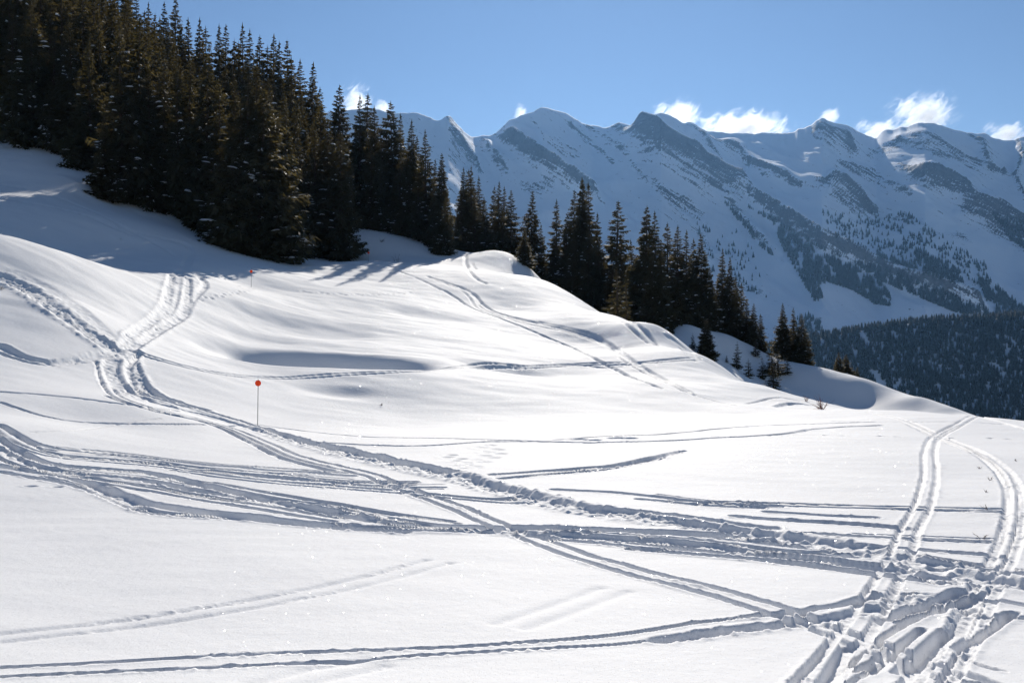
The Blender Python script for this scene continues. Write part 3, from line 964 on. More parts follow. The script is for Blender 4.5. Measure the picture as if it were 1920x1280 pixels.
# woods on the mountain flank: strips between measured corner spots on the face
WOODS = [
    ([(1440, 402), (1470, 432), (1530, 468), (1548, 500), (1545, 560), (1528, 566), (1500, 520), (1470, 470)], 520),
    ([(1545, 482), (1600, 500), (1655, 535), (1670, 560), (1668, 576), (1640, 570), (1600, 545), (1550, 528)], 700),
    ([(1600, 492), (1660, 505), (1760, 545), (1850, 585), (1855, 594), (1790, 585), (1700, 548), (1640, 522)], 620),
    ([(1690, 455), (1740, 478), (1800, 508), (1808, 536), (1760, 530), (1720, 495)], 330),
    ([(1830, 520), (1870, 540), (1905, 570), (1906, 582), (1850, 565)], 200),
    ([(1380, 376), (1450, 412), (1560, 478), (1600, 492), (1540, 468), (1450, 418)], 260),
    ([(1357, 378), (1392, 412), (1425, 450), (1452, 482), (1430, 468), (1385, 415)], 130),
    ([(1860, 400), (1925, 420), (1925, 470), (1880, 440)], 150),
    ([(1540, 400), (1700, 400), (1850, 500), (1860, 540), (1700, 500), (1560, 450)], 330),
    ([(1620, 470), (1720, 500), (1760, 530), (1680, 505)], 160),
    ([(1300, 420), (1400, 440), (1440, 560), (1330, 520)], 60),
    ([(1500, 590), (1540, 600), (1545, 640), (1480, 630)], 60),
    ([(1800, 580), (1925, 575), (1925, 600), (1800, 596)], 140),
]


def in_poly(x, y, poly):
    c = np.zeros(x.shape, bool)
    P = np.array(poly, float)
    for (x0, y0), (x1, y1) in zip(P, np.roll(P, -1, 0)):
        m = ((y0 > y) != (y1 > y)) & (x < (x1 - x0) * (y - y0) / (y1 - y0 + 1e-9) + x0)
        c ^= m
    return c


spots = []
fi0 = len(near_d)
for poly, cnt in WOODS:
    cnt = int(cnt * 1.7)
    P = np.array(poly, float)
    got, tries = 0, 0
    fjj = np.interp(RNG.uniform(P[:, 0].min(), P[:, 0].max(), cnt * 60), mpx, np.arange(NM))
    fii = RNG.uniform(fi0, fi0 + 150, cnt * 60)
    g = grid_pts(fii, fjj)
    qx, qy = g[:, 0] / g[:, 1] * F + CX, CY - g[:, 2] / g[:, 1] * F
    nse = fbm(qx / 14, qy / 22, 2, 91)
    ok = np.where(in_poly(qx, qy, poly) & (nse > -0.22))[0][:cnt]
    spots.append(g[ok])
spots = np.vstack(spots)
fo2 = scatter_forest('mountain_forest', spots, RNG.uniform(10, 23, len(spots)), M_FFOR2)
tag(fo2, 'patches of dark conifers scattered over the lower mountain flank', 'forest')


# ------------------------------------------------------------------ spruces
def spruce_mesh(seed, levels=44, nb=8, rad=0.17, low=0.05, twn=6, shape=0.8, ragged=0.25, snow=0.10, thin=1.0):
    rng = np.random.default_rng(seed)
    Q = []          # needle diamonds
    S = []          # snow lumps
    ga = rng.uniform(0, 6.28)
    lean = rng.normal(0, 0.006, 2)
    lobe = rng.uniform(0, 6.28, 3)
    for i in range(levels):
        f = i / (levels - 1)
        z = low + (0.985 - low) * f ** 0.92
        env = rad * (1 - z) ** shape * (0.55 + 0.45 * min(1, (z - low) / 0.12 + 0.35))
        n = max(4, int(round(nb * (1 - 0.45 * f))))
        for b in range(n):
            ga += 2.39996 + rng.uniform(-.3, .3)
            dirx, diry = math.cos(ga), math.sin(ga)
            az = 1 + 0.20 * math.sin(ga * 2 + lobe[0] + z * 4) + 0.18 * math.sin(ga * 3 + lobe[1] + z * 11) + 0.12 * math.sin(z * 31 + lobe[2])
            L = env * az * (1.08 - ragged * rng.uniform(0, 1) ** 1.3) * (0.62 if rng.uniform() < 0.12 else 1.0) + 0.005
            zz = z + rng.uniform(-.5, .5) * 1.0 / levels
            rise = 0.45 * (f - 0.35) - 0.12 + rng.uniform(-.1, .1)      # up at the top, drooping below
            curl = 0.48 * (1 - f) + 0.06
            tw = max(3, int(round(1.4 * twn * (0.40 + 0.80 * (L / rad)))))

            def P(s):
                return np.array([lean[0] * zz + dirx * L * s, lean[1] * zz + diry * L * s, zz + L * (rise * s - 0.55 * curl * math.sin(s * 2.2) + 0.55 * curl * s * s)])
            lat = np.array([-diry, dirx, 0])
            out = np.array([dirx, diry, 0])
            # spine of the branch
            p0, p1, p2 = P(0.1), P(0.6), P(1.0)
            up = np.array([0, 0, 1.0])
            wv = 0.05 * L + 0.003
            Q.append((p0, p1 + up * wv * .5 + lat * wv, p2, p1 - up * wv - lat * wv))
            for k in range(tw):
                s = 0.18 + 0.80 * (k + rng.uniform(0, 1)) / tw
                c = P(s)
                for sd in (-1, 1):
                    l = (0.42 * L * (1.08 - 0.75 * s) + 0.005) * rng.uniform(0.7, 1.25)
                    dv = out * rng.uniform(0.35, 0.9) + lat * sd * rng.uniform(0.6, 1.0) + up * rng.uniform(-0.75, 0.05)
                    dv /= np.linalg.norm(dv)
                    wd = np.cross(dv, up + 0.8 * rng.normal(size=3) * 0.6)
                    wd /= np.linalg.norm(wd) + 1e-9
                    w = l * rng.uniform(0.12, 0.20) * thin + 0.0013
                    tip = c + dv * l - up * 0.22 * l
                    mid = c + dv * l * 0.45
                    Q.append((c, mid + wd * w, tip, mid - wd * w))
                # drooping curtain twig under the branch
                if rng.uniform() < 0.8:
                    l = (0.17 * L + 0.005) * rng.uniform(0.6, 1.3)
                    dv = -up + out * rng.uniform(-.2, .5) + lat * rng.uniform(-.4, .4)
                    wd = lat * rng.uniform(-1, 1) + out * rng.uniform(-1, 1)
                    wd /= np.linalg.norm(wd) + 1e-9
                    w = l * 0.20
                    Q.append((c, c + dv * l * .5 + wd * w, c + dv * l, c + dv * l * .5 - wd * w))
            if rng.uniform() < snow * (1.6 - 1.6 * z) * (1.7 if math.sin(ga + lobe[0] * 2 + z * 7) > 0.2 else 0.35) and z < 0.86:
                for _ in range(rng.integers(1, 3)):
                    s = rng.uniform(0.5, 0.98)
                    c = P(s) + lat * rng.normal() * 0.10 * L
                    S.append((c + up * 0.002, out, lat, rng.uniform(.008, .036) * (0.4 + L / rad), rng.uniform(.003, .009) * (0.6 + L / rad), rng.uniform(.002, .007)))
    # leader
    for k in range(5):
        a = rng.uniform(0, 6.28)
        wv = np.array([math.cos(a), math.sin(a), 0]) * 0.004
        b0 = np.array([lean[0], lean[1], 0.955 + 0.006 * k])
        Q.append((b0, b0 + wv + [0, 0, .015], b0 + [0, 0, .045], b0 - wv + [0, 0, .015]))
    V = np.array(Q).reshape(-1, 3)
    Fc = np.arange(len(V)).reshape(-1, 4)
    # snow lumps: small uneven domes lying along the branch
    SV, SF = [], []
    for c, o_, l_, a, b, h in S:
        base = len(SV)
        n = 6
        for q in range(n):
            an = 2 * math.pi * q / n
            k = rng.uniform(.7, 1.25)
            SV.append(c + o_ * a * math.cos(an) * k + l_ * b * math.sin(an) * k - np.array([0, 0, h * .6]))
        for q in range(n):
            an = 2 * math.pi * q / n + .2
            SV.append(c + o_ * a * .55 * math.cos(an) + l_ * b * .55 * math.sin(an) + np.array([0, 0, h * rng.uniform(.7, 1.1)]))
        for q in range(n):
            SF.append((base + q, base + (q + 1) % n, base + n + (q + 1) % n, base + n + q))
        SF.append((base + n, base + n + 1, base + n + 2, base + n + 3))
        SF.append((base + n, base + n + 3, base + n + 4, base + n + 5))
    return V, Fc, np.array(SV), np.array(SF), lean


def trunk_mesh(lean, r0=0.013, seed=0):
    V, Fc = [], []
    n = 7
    rings = [(-0.06, 1.5), (0.0, 1.25), (0.03, 1.0), (0.3, 0.78), (0.6, 0.48), (0.85, 0.2), (0.97, 0.06)]
    for z, k in rings:
        for q in range(n):
            a = 2 * math.pi * q / n
            V.append((lean[0] * z + r0 * k * math.cos(a) * (1 + .12 * math.sin(q * 2.1 + seed)), lean[1] * z + r0 * k * math.sin(a), z))
    for i in range(len(rings) - 1):
        for q in range(n):
            Fc.append((i * n + q, i * n + (q + 1) % n, (i + 1) * n + (q + 1) % n, (i + 1) * n + q))
    return np.array(V), np.array(Fc)


VAR = {}


def make_variant(key, needle, **kw):
    V, Fc, SV, SF, lean = spruce_mesh(**kw)
    tv, tf = trunk_mesh(lean, 0.013 if kw.get('levels', 44) > 25 else 0.02, kw['seed'])
    cr = mesh_obj('crown', V, Fc, needle, link=False)
    tr = mesh_obj('trunk', tv, tf, M_BARK, smooth=True, link=False)
    sn = mesh_obj('branch_snow', SV, SF, M_BSNOW, smooth=True, link=False) if len(SV) else None
    for o in (cr, sn):
        if o:
            o['kind'] = 'stuff'
    VAR[key] = (tr, cr, sn)


for k in range(4):       # slender skyline spruces
    make_variant('slim%d' % k, M_NEED, seed=100 + k, levels=(38, 44, 35, 41)[k], nb=10, rad=(0.155, 0.185, 0.165, 0.205)[k], low=(0.05, 0.03, 0.08, 0.04)[k], shape=(0.95, 0.88, 0.75, 1.02)[k], ragged=(0.5, 0.42, 0.62, 0.5)[k], snow=0.09, twn=6)
for k in range(4):       # dense, broad stand-edge spruces
    make_variant('full%d' % k, M_NEED, seed=200 + k, levels=44, nb=11, rad=(0.20, 0.235, 0.215, 0.19)[k], low=0.03, shape=(0.86, 0.98, 0.78, 0.9)[k], ragged=(0.42, 0.5, 0.36, 0.55)[k], snow=0.20, twn=7)
for k in range(2):       # high-crowned forest spruces with bare lower trunk
    make_variant('high%d' % k, M_NEED, seed=300 + k, levels=34, nb=10, rad=0.160, low=0.14, shape=0.80, ragged=0.48, snow=0.18, twn=6)
for k in range(3):       # saplings
    make_variant('young%d' % k, M_NEED2, seed=400 + k, levels=15, nb=7, rad=0.24, low=0.06, shape=0.85, ragged=0.35, snow=0.14, twn=5, thin=1.25)


def put_spruce(kind, x, y, z, H, wf, label, group, rot=None, name='spruce_tree'):
    tr, cr, sn = VAR[kind]
    root = bpy.data.objects.new(name, None)
    root.empty_display_size = 0.5
    COL.objects.link(root)
    root.location = (x, y, z)
    root.rotation_euler = (random.gauss(0, .018), random.gauss(0, .018), random.uniform(0, 6.28) if rot is None else rot)
    wf *= random.uniform(0.94, 1.36)
    root.scale = (H * wf, H * wf * random.uniform(.92, 1.08), H)
    t2 = tr.copy(); COL.objects.link(t2); t2.parent = root
    c2 = cr.copy(); COL.objects.link(c2); c2.parent = root
    if sn:
        s2 = sn.copy(); COL.objects.link(s2); s2.parent = c2
    tag(root, label, 'tree', group)
    return root


random.seed(3)


def tree_top(px, top, d, kind, wf, label, group, base=None):
    """tree whose foot stands on the snow at forward depth d (or at the spot seen at base=py)"""
    if base is not None:
        p = cast([px], [base], 20, 200)[0]
        x, y = p[0], p[1]
    else:
        x, y = (px - CX) / F * d, d
    z = ground_z(x, y)
    H = (CY - top) / F * y - z
    return put_spruce(kind, x, y, z - 0.05, max(H, 0.8), wf, label, group)


def cyc(pref, n, k):
    return '%s%d' % (pref, k % n)


# --- skyline row of the wooded hill on the left
ORD = ['first', 'second', 'third', 'fourth', 'fifth', 'sixth', 'seventh', 'eighth', 'ninth', 'tenth', 'eleventh', 'twelfth', 'thirteenth', 'fourteenth', 'fifteenth', 'sixteenth', 'seventeenth',
       'eighteenth', 'nineteenth', 'twentieth', 'twenty-first', 'twenty-second', 'twenty-third', 'twenty-fourth', 'twenty-fifth', 'twenty-sixth', 'twenty-seventh', 'twenty-eighth', 'twenty-ninth', 'thirtieth', 'thirty-first']
G_SKY = 'spruces along the skyline of the wooded slope'
L_SKY = 'tall slender spruce whose tip stands against blue sky on the wooded slope'
SKYL = [(357, 36), (375, 36), (388, 54), (412, 50), (421, 48), (434, 74), (447, 82), (458, 51), (470, 57), (485, 70), (497, 86), (510, 69), (522, 80), (540, 78), (551, 108), (563, 116), (577, 118), (589, 148), (598, 165)]
for k, (px, top) in enumerate(SKYL):
    tree_top(px, top, 168 + (k * 7) % 16, cyc('slim', 4, k), 1.0, 'slender skyline spruce on the wooded slope, %s tip up from its low end' % ORD[len(SKYL) - 1 - k], G_SKY)
G_IN = 'dark spruces inside the dense wood on the slope'
L_IN = 'dark tall spruce crowded inside the dense wood on the steep slope'
k = 0
for d, x0, x1, stepx in [(205, -140, 330, 24), (185, -140, 345, 25), (165, -120, 350, 27), (148, -100, 350, 29), (137, -120, 300, 34)]:  # nearest row is added to keep sun off the snow slope
    px = x0
    while px < x1:
        top = np.interp(px, [-140, 0, 120, 220, 300, 345], [-230, -150, -110, -70, -20, 20]) + random.uniform(-15, 50) + (205 - d) * 1.1
        tree_top(px, top, d + random.uniform(-6, 6), cyc('slim', 4, k) if k % 3 else cyc('high', 2, k), 1.05, L_IN, G_IN)
        px += stepx * random.uniform(.8, 1.2)
        k += 1
for q, px in enumerate(range(395, 610, 19)):  # hidden filler spruces, added to block sunlight reaching the slope
    top = np.interp(px, [357, 458, 540, 600], [60, 90, 120, 190]) + random.uniform(25, 70)
    tree_top(px, top, 157 + (q * 5) % 9, cyc('slim', 4, q + 2), 1.05, L_IN, G_IN)
# second rank in front of the skyline row
G_2 = 'spruces of the second rank below the skyline row'
L_2 = 'dense brown-green spruce standing below the skyline row inside the wood'
for k, (px, top, d) in enumerate([(372, 120, 150), (398, 150, 148), (430, 130, 150), (470, 140, 148), (505, 150, 150), (535, 170, 146), (560, 190, 146), (585, 225, 144), (610, 250, 146), (345, 90, 146),
                                  (450, 200, 138), (520, 215, 136), (570, 260, 136), (410, 205, 136), (600, 200, 155), (490, 190, 142)]):
    tree_top(px, top, d, cyc('slim', 4, k) if k % 2 else cyc('full', 4, k), 0.9, L_2, G_2)
# front edge, feet on open snow
G_F = 'spruces along the snowy front edge of the wood'
L_F = 'spruce at the wood edge between the big corner spruce and the broad olive-brown one'
FRONT = [(22, 268, 30, 'high0'), (62, 275, 10, 'full1'), (100, 278, 60, 'high1'), (140, 292, 40, 'full2'), (170, 320, 75, 'slim1'), (228, 372, 38, 'slim2'), (258, 378, 33, 'full0'), (282, 388, 128, 'full1'),
         (308, 396, 90, 'slim3'), (335, 410, 125, 'high0'), (352, 412, 110, 'high1'), (386, 432, 108, 'full2'), (412, 448, 165, 'high0'), (436, 462, 150, 'full3'), (462, 474, 118, 'slim0'), (482, 478, 122, 'full0'),
         (455, 472, 210, 'full2'), (500, 478, 215, 'full1'), (535, 474, 190, 'slim1'), (556, 470, 215, 'full3'), (592, 474, 235, 'slim2'), (612, 476, 225, 'full0')]
FRONT.sort(key=lambda q: -q[0])
up = [q for q in FRONT if q[0] < 486]
for px, base, top, kd in FRONT:
    lb = ('front-edge spruce of the wood, %s uphill from the big corner spruce' % ORD[up.index((px, base, top, kd))]) if px < 486 else L_F
    tree_top(px, top, 0, kd, 0.95, lb, G_F, base=base)
tree_top(196, 222, 0, 'full3', 1.15, 'short bushy snow-dusted spruce at the foot of the wood above the shaded snow slope', None, base=374)
tree_top(486, 168, 0, 'full2', 1.10, 'big spruce at the corner of the wood, lowest branches on the sunlit snow bank', None, base=482)
tree_top(573, 345, 0, 'full1', 1.25, 'small snow-laden spruce tucked between two big spruces at the wood edge', None, base=477)
tree_top(638, 248, 0, 'full0', 1.12, 'broad olive-brown spruce standing beside the farthest orange marker', None, base=487)

# --- stand on the snow bank right of the gap
G_M = 'spruces in the stand on the shaded snow bank'
L_M = 'lower spruce in front of the tall tips above the shaded snow bank'
MID = [(631, 160, 158), (655, 235, 160), (674, 180, 156), (682, 177, 160), (707, 200, 152), (722, 250, 148), (735, 193, 150), (751, 215, 154), (767, 227, 146), (780, 258, 150), (799, 246, 142), (812, 300, 146), (826, 287, 140), (840, 350, 143),
       (695, 270, 143), (660, 300, 150), (748, 290, 144), (785, 320, 140), (765, 310, 142), (712, 300, 143), (815, 340, 137), (833, 370, 134)]
tips = sorted(q[0] for q in MID[:14])
for k, (px, top, d) in enumerate(MID):
    lb = ('tall spruce in the stand above the shaded bank, %s tip uphill from the gap' % ORD[len(tips) - 1 - tips.index(px)]) if k < 14 else L_M
    tree_top(px, top, d, cyc('slim', 4, k + 1) if k % 3 else cyc('full', 4, k), 1.0, lb, G_M)
G_D = 'spruces clustered behind the sunlit snow saddle'
L_D = 'dark spruce in the small clump behind the sunlit snow saddle'
for k, (px, top, d) in enumerate([(866, 350, 152), (871, 316, 156), (878, 318, 160), (885, 312, 155), (901, 332, 156), (911, 370, 150), (919, 350, 160), (933, 341, 155), (945, 352, 156), (957, 357, 152), (890, 360, 148), (940, 390, 148), (925, 395, 146), (857, 400, 146)]):
    tree_top(px, top, d, cyc('slim', 4, k), 0.95, L_D, G_D)

# --- stand along the sunlit crest
G_R = 'spruces of the long stand behind the sunlit crest'
L_R = 'lower dark spruce between the tall ones of the long stand behind the crest'
RIGHT = [(994, 358, 116, 'full1', 1.0), (1015, 420, 118, 'slim0', 1.0), (1043, 375, 116, 'slim2', 1.1), (1060, 400, 112, 'full2', .9), (1071, 356, 118, 'slim1', 1.), (1088, 337, 114, 'full0', .9), (1098, 337, 118, 'slim3', 1.),
         (1111, 344, 116, 'slim0', 1.), (1127, 400, 110, 'full3', .85), (1151, 377, 116, 'slim1', 1.), (1165, 440, 112, 'full1', .9), (1208, 388, 104, 'full2', .85), (1190, 450, 108, 'slim0', 1.), (1230, 397, 108, 'slim3', 1.),
         (1252, 418, 110, 'slim2', 1.), (1268, 424, 114, 'slim1', 1.), (1285, 433, 114, 'slim0', 1.), (1301, 449, 118, 'slim2', 1.), (1316, 440, 116, 'full0', .85), (1240, 450, 102, 'full3', .85), (1351, 466, 118, 'slim3', 1.),
         (1367, 482, 116, 'full1', .9), (1388, 530, 122, 'slim2', 1.1), (1380, 520, 119, 'full2', .9), (1335, 500, 116, 'full3', .9), (1105, 430, 106, 'full1', .9), (1040, 440, 110, 'full3', 1.), (1075, 440, 106, 'full2', .9), (1145, 470, 106, 'slim3', 1.1), (1295, 480, 116, 'full1', .9), (1225, 470, 100, 'full0', .85)]
rtips = sorted(q[0] for q in RIGHT if q[1] < np.interp(q[0], [990, 1090, 1160, 1210, 1320, 1390], [400, 390, 400, 420, 470, 531]))
for px, top, d, kd, wf in RIGHT:
    lb = ('spruce of the long stand behind the crest, %s tall tip from the saddle' % ORD[rtips.index(px)]) if px in rtips else L_R
    d = np.interp(px, [985, 1043, 1088, 1151, 1208, 1240, 1320, 1390], [150, 146, 140, 134, 124, 122, 122, 124]) + (d - 112) * 0.7
    tree_top(px, top, d, kd, wf, lb, G_R)
tree_top(984, 425, 128, 'full3', 1.2, 'bushy spruce at the end of the long stand, beside the sunlit saddle', None)
tree_top(1176, 522, 100, 'young0', 0.85, 'olive young spruce in front of the long stand, on the crest', None)
tree_top(1158, 500, 106, 'young1', 0.85, 'grey-green young spruce in front of the long stand, behind the crest', None)
G_R2 = 'dark spruces at the low end of the long stand'
for px, top, d, kd in [(1411, 568, 124, 'slim1'), (1425, 588, 125, 'slim3'), (1400, 560, 126, 'slim0')]:
    tree_top(px, top, d, kd, 1.2, 'short dark spruce at the low end of the long stand', G_R2)
for px, top, d, kd, lb in [(1468, 568, 122, 'full1', 'bushy dark spruce, tallest of the trio on the far bank'), (1488, 577, 123, 'slim2', 'narrow dark spruce in the middle of the trio on the far bank'),
                           (1504, 588, 121, 'full3', 'dark spruce at the low end of the trio on the far bank')]:
    tree_top(px, top, d, kd, 1.25, lb, 'trio of spruces on the far bank')
tree_top(1573, 660, 122, 'full0', 1.5, 'small dark spruce leaning into its twin, tops level, on far bank edge', 'twin spruces on the far bank edge')
tree_top(1586, 664, 123, 'full2', 1.5, 'small dark spruce leaning into its twin, tops level, on far bank edge', 'twin spruces on the far bank edge')
tree_top(1605, 686, 121, 'slim1', 1.4, 'tiny dark spruce just below the twin spruces on far bank edge', None)
SAP = [(1325, 598, 672, 'full2', 1.1, 'snow-dusted young spruce in the gully below the long stand'), (1299, 624, 655, 'young1', .9, 'little olive spruce half hidden by the crest beside the snow-dusted young spruce'),
       (1381, 640, 690, 'young0', .9, 'sparse sapling on the gully snow with a tiny seedling beside it'), (1362, 664, 679, 'young2', 1., 'tiny seedling on the gully snow'),
       (1417, 634, 668, 'young1', 1., 'sapling alone high on the far bank under the rim'), (1404, 672, 708, 'young2', 1.2, 'pyramid-shaped olive sapling peeking over the crest'),
       (1430, 667, 710, 'young0', .95, 'thin sapling between the pyramid-shaped one and the dark cluster'), (1448, 652, 702, 'young1', 1.2, 'sapling at the uphill end of the dark cluster on the far bank'),
       (1459, 657, 702, 'young2', 1.2, 'middle sapling of the dark cluster on the far bank'), (1476, 667, 702, 'young0', 1.1, 'sapling at the downhill end of the dark cluster on the far bank'),
       (1450, 678, 728, 'young1', 1.35, 'olive sapling in front of the dark cluster, foot behind the crest')]
for px, top, base, kd, wf, lb in SAP:
    p = cast([px], [base], 75, 200)[0]
    z = ground_z(p[0], p[1])
    put_spruce(kd, p[0], p[1], z - 0.03, (CY - top) / F * p[1] - z, wf * 1.3, lb, 'saplings on the gully snow', name='spruce_sapling')


# ------------------------------------------------------------------ ski-run marker poles
def marker(px, base, top, disc_py, label, tilt):
    p = cast([px], [base])[0]
    x, y = p[0], p[1]
    z = ground_z(x, y)
    Ht = (CY - top) / F * y - z
    Hd = (CY - disc_py) / F * y - z
    root = bpy.data.objects.new('marker_pole', None)
    COL.objects.link(root)
    root.location = (x, y, z)
    root.rotation_euler = (0, math.radians(tilt), 0)
    V, Fc = [], []
    n = 8
    prof = [(-0.4, .014), (0, .014), (Ht * .5, .0135), (Ht - .02, .013), (Ht, .008)]
    for zz, r in prof:
        for q in range(n):
            a = 2 * math.pi * q / n
            V.append((r * math.cos(a), r * math.sin(a), zz))
    for i in range(len(prof) - 1):
        for q in range(n):
            Fc.append((i * n + q, i * n + (q + 1) % n, (i + 1) * n + (q + 1) % n, (i + 1) * n + q))
    Fc.append(tuple(range((len(prof) - 1) * n, len(prof) * n)))
    mesh_obj('pole', V, Fc, M_POLE, root)
    V, Fc = [], []
    n = 28
    for yy, r in [(-.017, .118), (-.020, .113), (-.014, .123), (-.022, .116)][:1] + [(-.022, .123), (-.030, .123)]:
        pass
    rings = [(-.016, .0), (-.016, .118), (-.019, .124), (-.027, .124), (-.030, .118), (-.030, .0)]
    for yy, r in rings:
        for q in range(n):
            a = 2 * math.pi * q / n
            V.append((max(r, .001) * math.cos(a), yy, Hd + max(r, .001) * math.sin(a)))
    for i in range(len(rings) - 1):
        for q in range(n):
            Fc.append((i * n + q, i * n + (q + 1) % n, (i + 1) * n + (q + 1) % n, (i + 1) * n + q))
    mesh_obj('disc', V, Fc, M_ORANGE, root)
    tag(root, label, 'marker pole', 'ski run marker poles')
    return root


marker(483, 797, 711, 718, 'orange disc marker pole beside the trodden track on open sunlit snow', 0.8)
marker(471, 538, 502, 509, 'orange disc marker pole at the edge of the tree shadow below the wood', 0.5)
marker(691, 491, 466, 474, 'orange disc marker pole beside the broad spruce below the shaded snow bank', 0.5)


# ------------------------------------------------------------------ shrubs and twigs poking out of the snow
def shrub(px, base, d0, size, n, mat, name, label, cat, seed, group=None, spread=0.8):
    rng = np.random.default_rng(seed)
    p = cast([px], [base], d0, 200)[0]
    V, Fc = [], []

    def stick(a, b, r0, r1):
        k = len(V)
        dv = (b - a) / np.linalg.norm(b - a)
        s = np.cross(dv, [0.3, 0.2, 1.0]); s /= np.linalg.norm(s)
        t = np.cross(dv, s)
        for c_, r in ((a, r0), (b, r1)):
            for q in range(4):
                V.append(c_ + r * (s * math.cos(q * math.pi / 2) + t * math.sin(q * math.pi / 2)))
        for q in range(4):
            Fc.append((k + q, k + (q + 1) % 4, k + 4 + (q + 1) % 4, k + 4 + q))
    for i in range(n):
        a = np.array([rng.normal() * .08 * size, rng.normal() * .08 * size, -0.1 * size])
        dv = np.array([rng.normal() * spread, rng.normal() * spread, 1.0]); dv /= np.linalg.norm(dv)
        L = size * rng.uniform(.6, 1.1)
        b = a + dv * L * .55
        c_ = b + (dv + rng.normal(size=3) * .25) * L * .5
        th_ = 0.012 * size + .003
        stick(a, b, th_, th_ * .7)
        stick(b, c_, th_ * .7, th_ * .3)
        for m in range(3):
            s0 = a + (b - a) * rng.uniform(.4, 1)
            stick(s0, s0 + (dv + rng.normal(size=3) * .6) * L * .35, th_ * .5, th_ * .25)
    root = mesh_obj(name, np.array(V), Fc, mat)
    root.location = (p[0], p[1], ground_z(p[0], p[1]))
    tag(root, label, cat, group)


shrub(1542, 767, 45, 0.75, 16, M_REDTWIG, 'bare_shrub', 'reddish bare shrub on the edge of the plain below the far bank', 'shrub', 1)
shrub(1512, 752, 45, 0.45, 9, M_REDTWIG, 'bare_shrub', 'smaller reddish shrub on the slope just above the other one', 'shrub', 2)
shrub(744, 492, 60, 1.1, 4, M_TWIG, 'bare_twig', 'thin bare twig on the shaded bank beside the farthest marker', 'twig', 3, spread=.4)
shrub(714, 454, 60, 0.7, 12, M_TWIG, 'bare_shrub', 'low dark shrub under the stand on the shaded snow bank', 'shrub', 4)
shrub(716, 760, 20, 0.20, 7, M_TWIG, 'bare_twig', 'small dark tuft alone on the open sunlit snow', 'twig', 5)
shrub(2, 543, 20, 0.35, 9, M_TWIG, 'bare_twig', 'brown tuft on the sunlit mound beside the skidded track', 'twig', 6)
shrub(228, 450, 60, 0.30, 3, M_TWIG, 'bare_twig', 'small stick poking out of the shaded snow slope', 'twig', 7)
for k, (px, py, s) in enumerate([(1842, 1010, .16), (1852, 955, .14), (1857, 900, .12), (1848, 922, .10), (1838, 878, .10), (1905, 864, .10)]):
    shrub(px, py, 8, s, 4, M_TWIG, 'bare_twig', 'tiny twig poking through the plain beside the curving ski track', 'twig', 20 + k, 'twigs on the plain', spread=.7)


# ------------------------------------------------------------------ clouds behind the range
def cloud_mat(seed, sx, sy, sz):
    t = NT('cloud_vapour')
    tc = t.n('TexCoord').outputs['Object']
    mp = t.n('Mapping')
    mp.inputs['Location'].default_value = (seed * 3.1, seed * 1.7, seed * 5.3)
    t.l(tc, mp.inputs['Vector'])
    mp.vector_type = 'TEXTURE'
    mp.inputs['Rotation'].default_value = (0, math.radians(-38), 0)
    mp.inputs['Scale'].default_value = (1.7, 1.2, 0.75)
    nzn = t.n('TexNoise')
    for key, val in (('Scale', 0.012), ('Detail', 8), ('Roughness', 0.68), ('Distortion', 0.7)):
        nzn.inputs[key].default_value = val
    t.l(mp.outputs[0], nzn.inputs['Vector'])
    nz = nzn.outputs['Fac']
    # fall off from the middle of the bank towards its shell
    ln = t.n('VectorMath', operation='DIVIDE')
    t.l(tc, ln.inputs[0])
    ln.inputs[1].default_value = (sx, sy, sz)
    le = t.n('VectorMath', operation='LENGTH')
    t.l(ln.outputs[0], le.inputs[0])
    v = t.math('SUBTRACT', nz, t.math('MULTIPLY', le.outputs['Value'], 0.42))
    dn = t.math('MULTIPLY', t.math('MAXIMUM', t.math('SUBTRACT', v, 0.235), 0.0), 0.06)
    pv = t.n('VolumePrincipled')
    pv.inputs['Color'].default_value = (0.97, 0.98, 1.0, 1)
    pv.inputs['Anisotropy'].default_value = 0.65
    t.l(dn, pv.inputs['Density'])
    t.l(pv.outputs[0], t.out.inputs['Volume'])
    return t.m


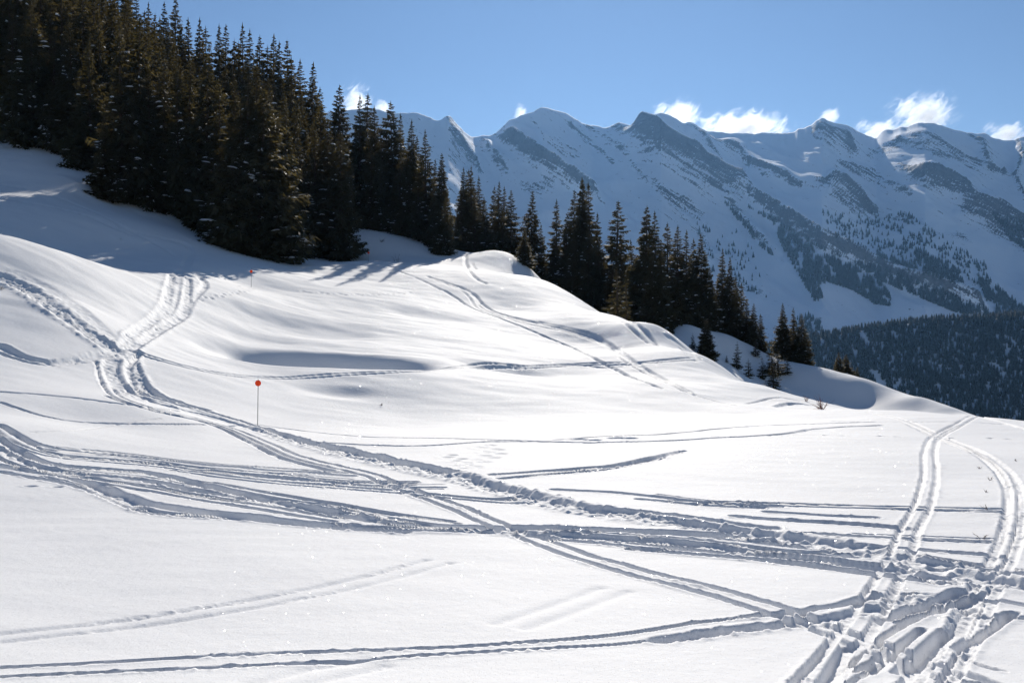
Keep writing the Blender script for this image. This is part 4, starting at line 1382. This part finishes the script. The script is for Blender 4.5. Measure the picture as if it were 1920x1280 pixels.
def ico_shell(sx, sy, sz):
    V, Fc = [], []
    n, m = 14, 8
    for i in range(m + 1):
        ph = math.pi * i / m
        for q in range(n):
            a = 2 * math.pi * q / n
            V.append((sx * max(math.sin(ph), .01) * math.cos(a), sy * max(math.sin(ph), .01) * math.sin(a), sz * math.cos(ph)))
    for i in range(m):
        for q in range(n):
            Fc.append((i * n + q, (i + 1) * n + q, (i + 1) * n + (q + 1) % n, i * n + (q + 1) % n))
    return V, Fc


CLOUDS = [(668, 195, 38, 42, 'puff of white cloud behind the ridge at the end of the wooded slope'), (715, 205, 26, 22, 'little cloud scrap beside the puff behind the wooded slope'),
          (975, 212, 16, 20, 'tiny wisp of cloud on the shoulder of the rounded snowy peak'), (1275, 215, 50, 32, 'bright cloud spilling over behind the pointed central peak'),
          (1400, 240, 95, 32, 'long bright cloud bank behind the flat ridge'), (1555, 216, 26, 16, 'small cloud behind the rocky double summit'),
          (1735, 215, 70, 42, 'tall ragged cloud plume behind the broad slabby peak'), (1650, 245, 50, 24, 'low cloud in the notch between the double summit and the slabby peak'), (1888, 250, 48, 24, 'faint cloud behind the ridge beyond the dark gully')]
for k, (px, py, hw, hh, lb) in enumerate(CLOUDS):
    D = 6600
    c_ = pix(px, py, D)
    sx, sz = hw / F * D * 1.25, hh / F * D * 1.35
    V, Fc = ico_shell(sx, sx * .5, sz)
    o = mesh_obj('cloud', V, Fc, cloud_mat(k + 1, sx, sx * .5, sz))
    o.location = c_
    tag(o, lb, 'cloud', 'clouds behind the mountain ridge')

# ------------------------------------------------------------------ haze
hx0, hx1, hy0, hy1, hz0, hz1 = -7500, 8500, -320, 5950, -420, 1260
V = [(x, y, z) for x in (hx0, hx1) for y in (hy0, hy1) for z in (hz0, hz1)]
Fc = [(0, 1, 3, 2), (4, 6, 7, 5), (0, 4, 5, 1), (2, 3, 7, 6), (0, 2, 6, 4), (1, 5, 7, 3)]
ht = NT('haze_air')
pv = ht.n('VolumePrincipled')
pv.inputs['Color'].default_value = (0.24, 0.52, 1.0, 1)
pv.inputs['Density'].default_value = 0.000023
pv.inputs['Anisotropy'].default_value = 0.6
ht.l(pv.outputs[0], ht.out.inputs['Volume'])
hz = mesh_obj('haze', V, Fc, ht.m)
tag(hz, kind='stuff')
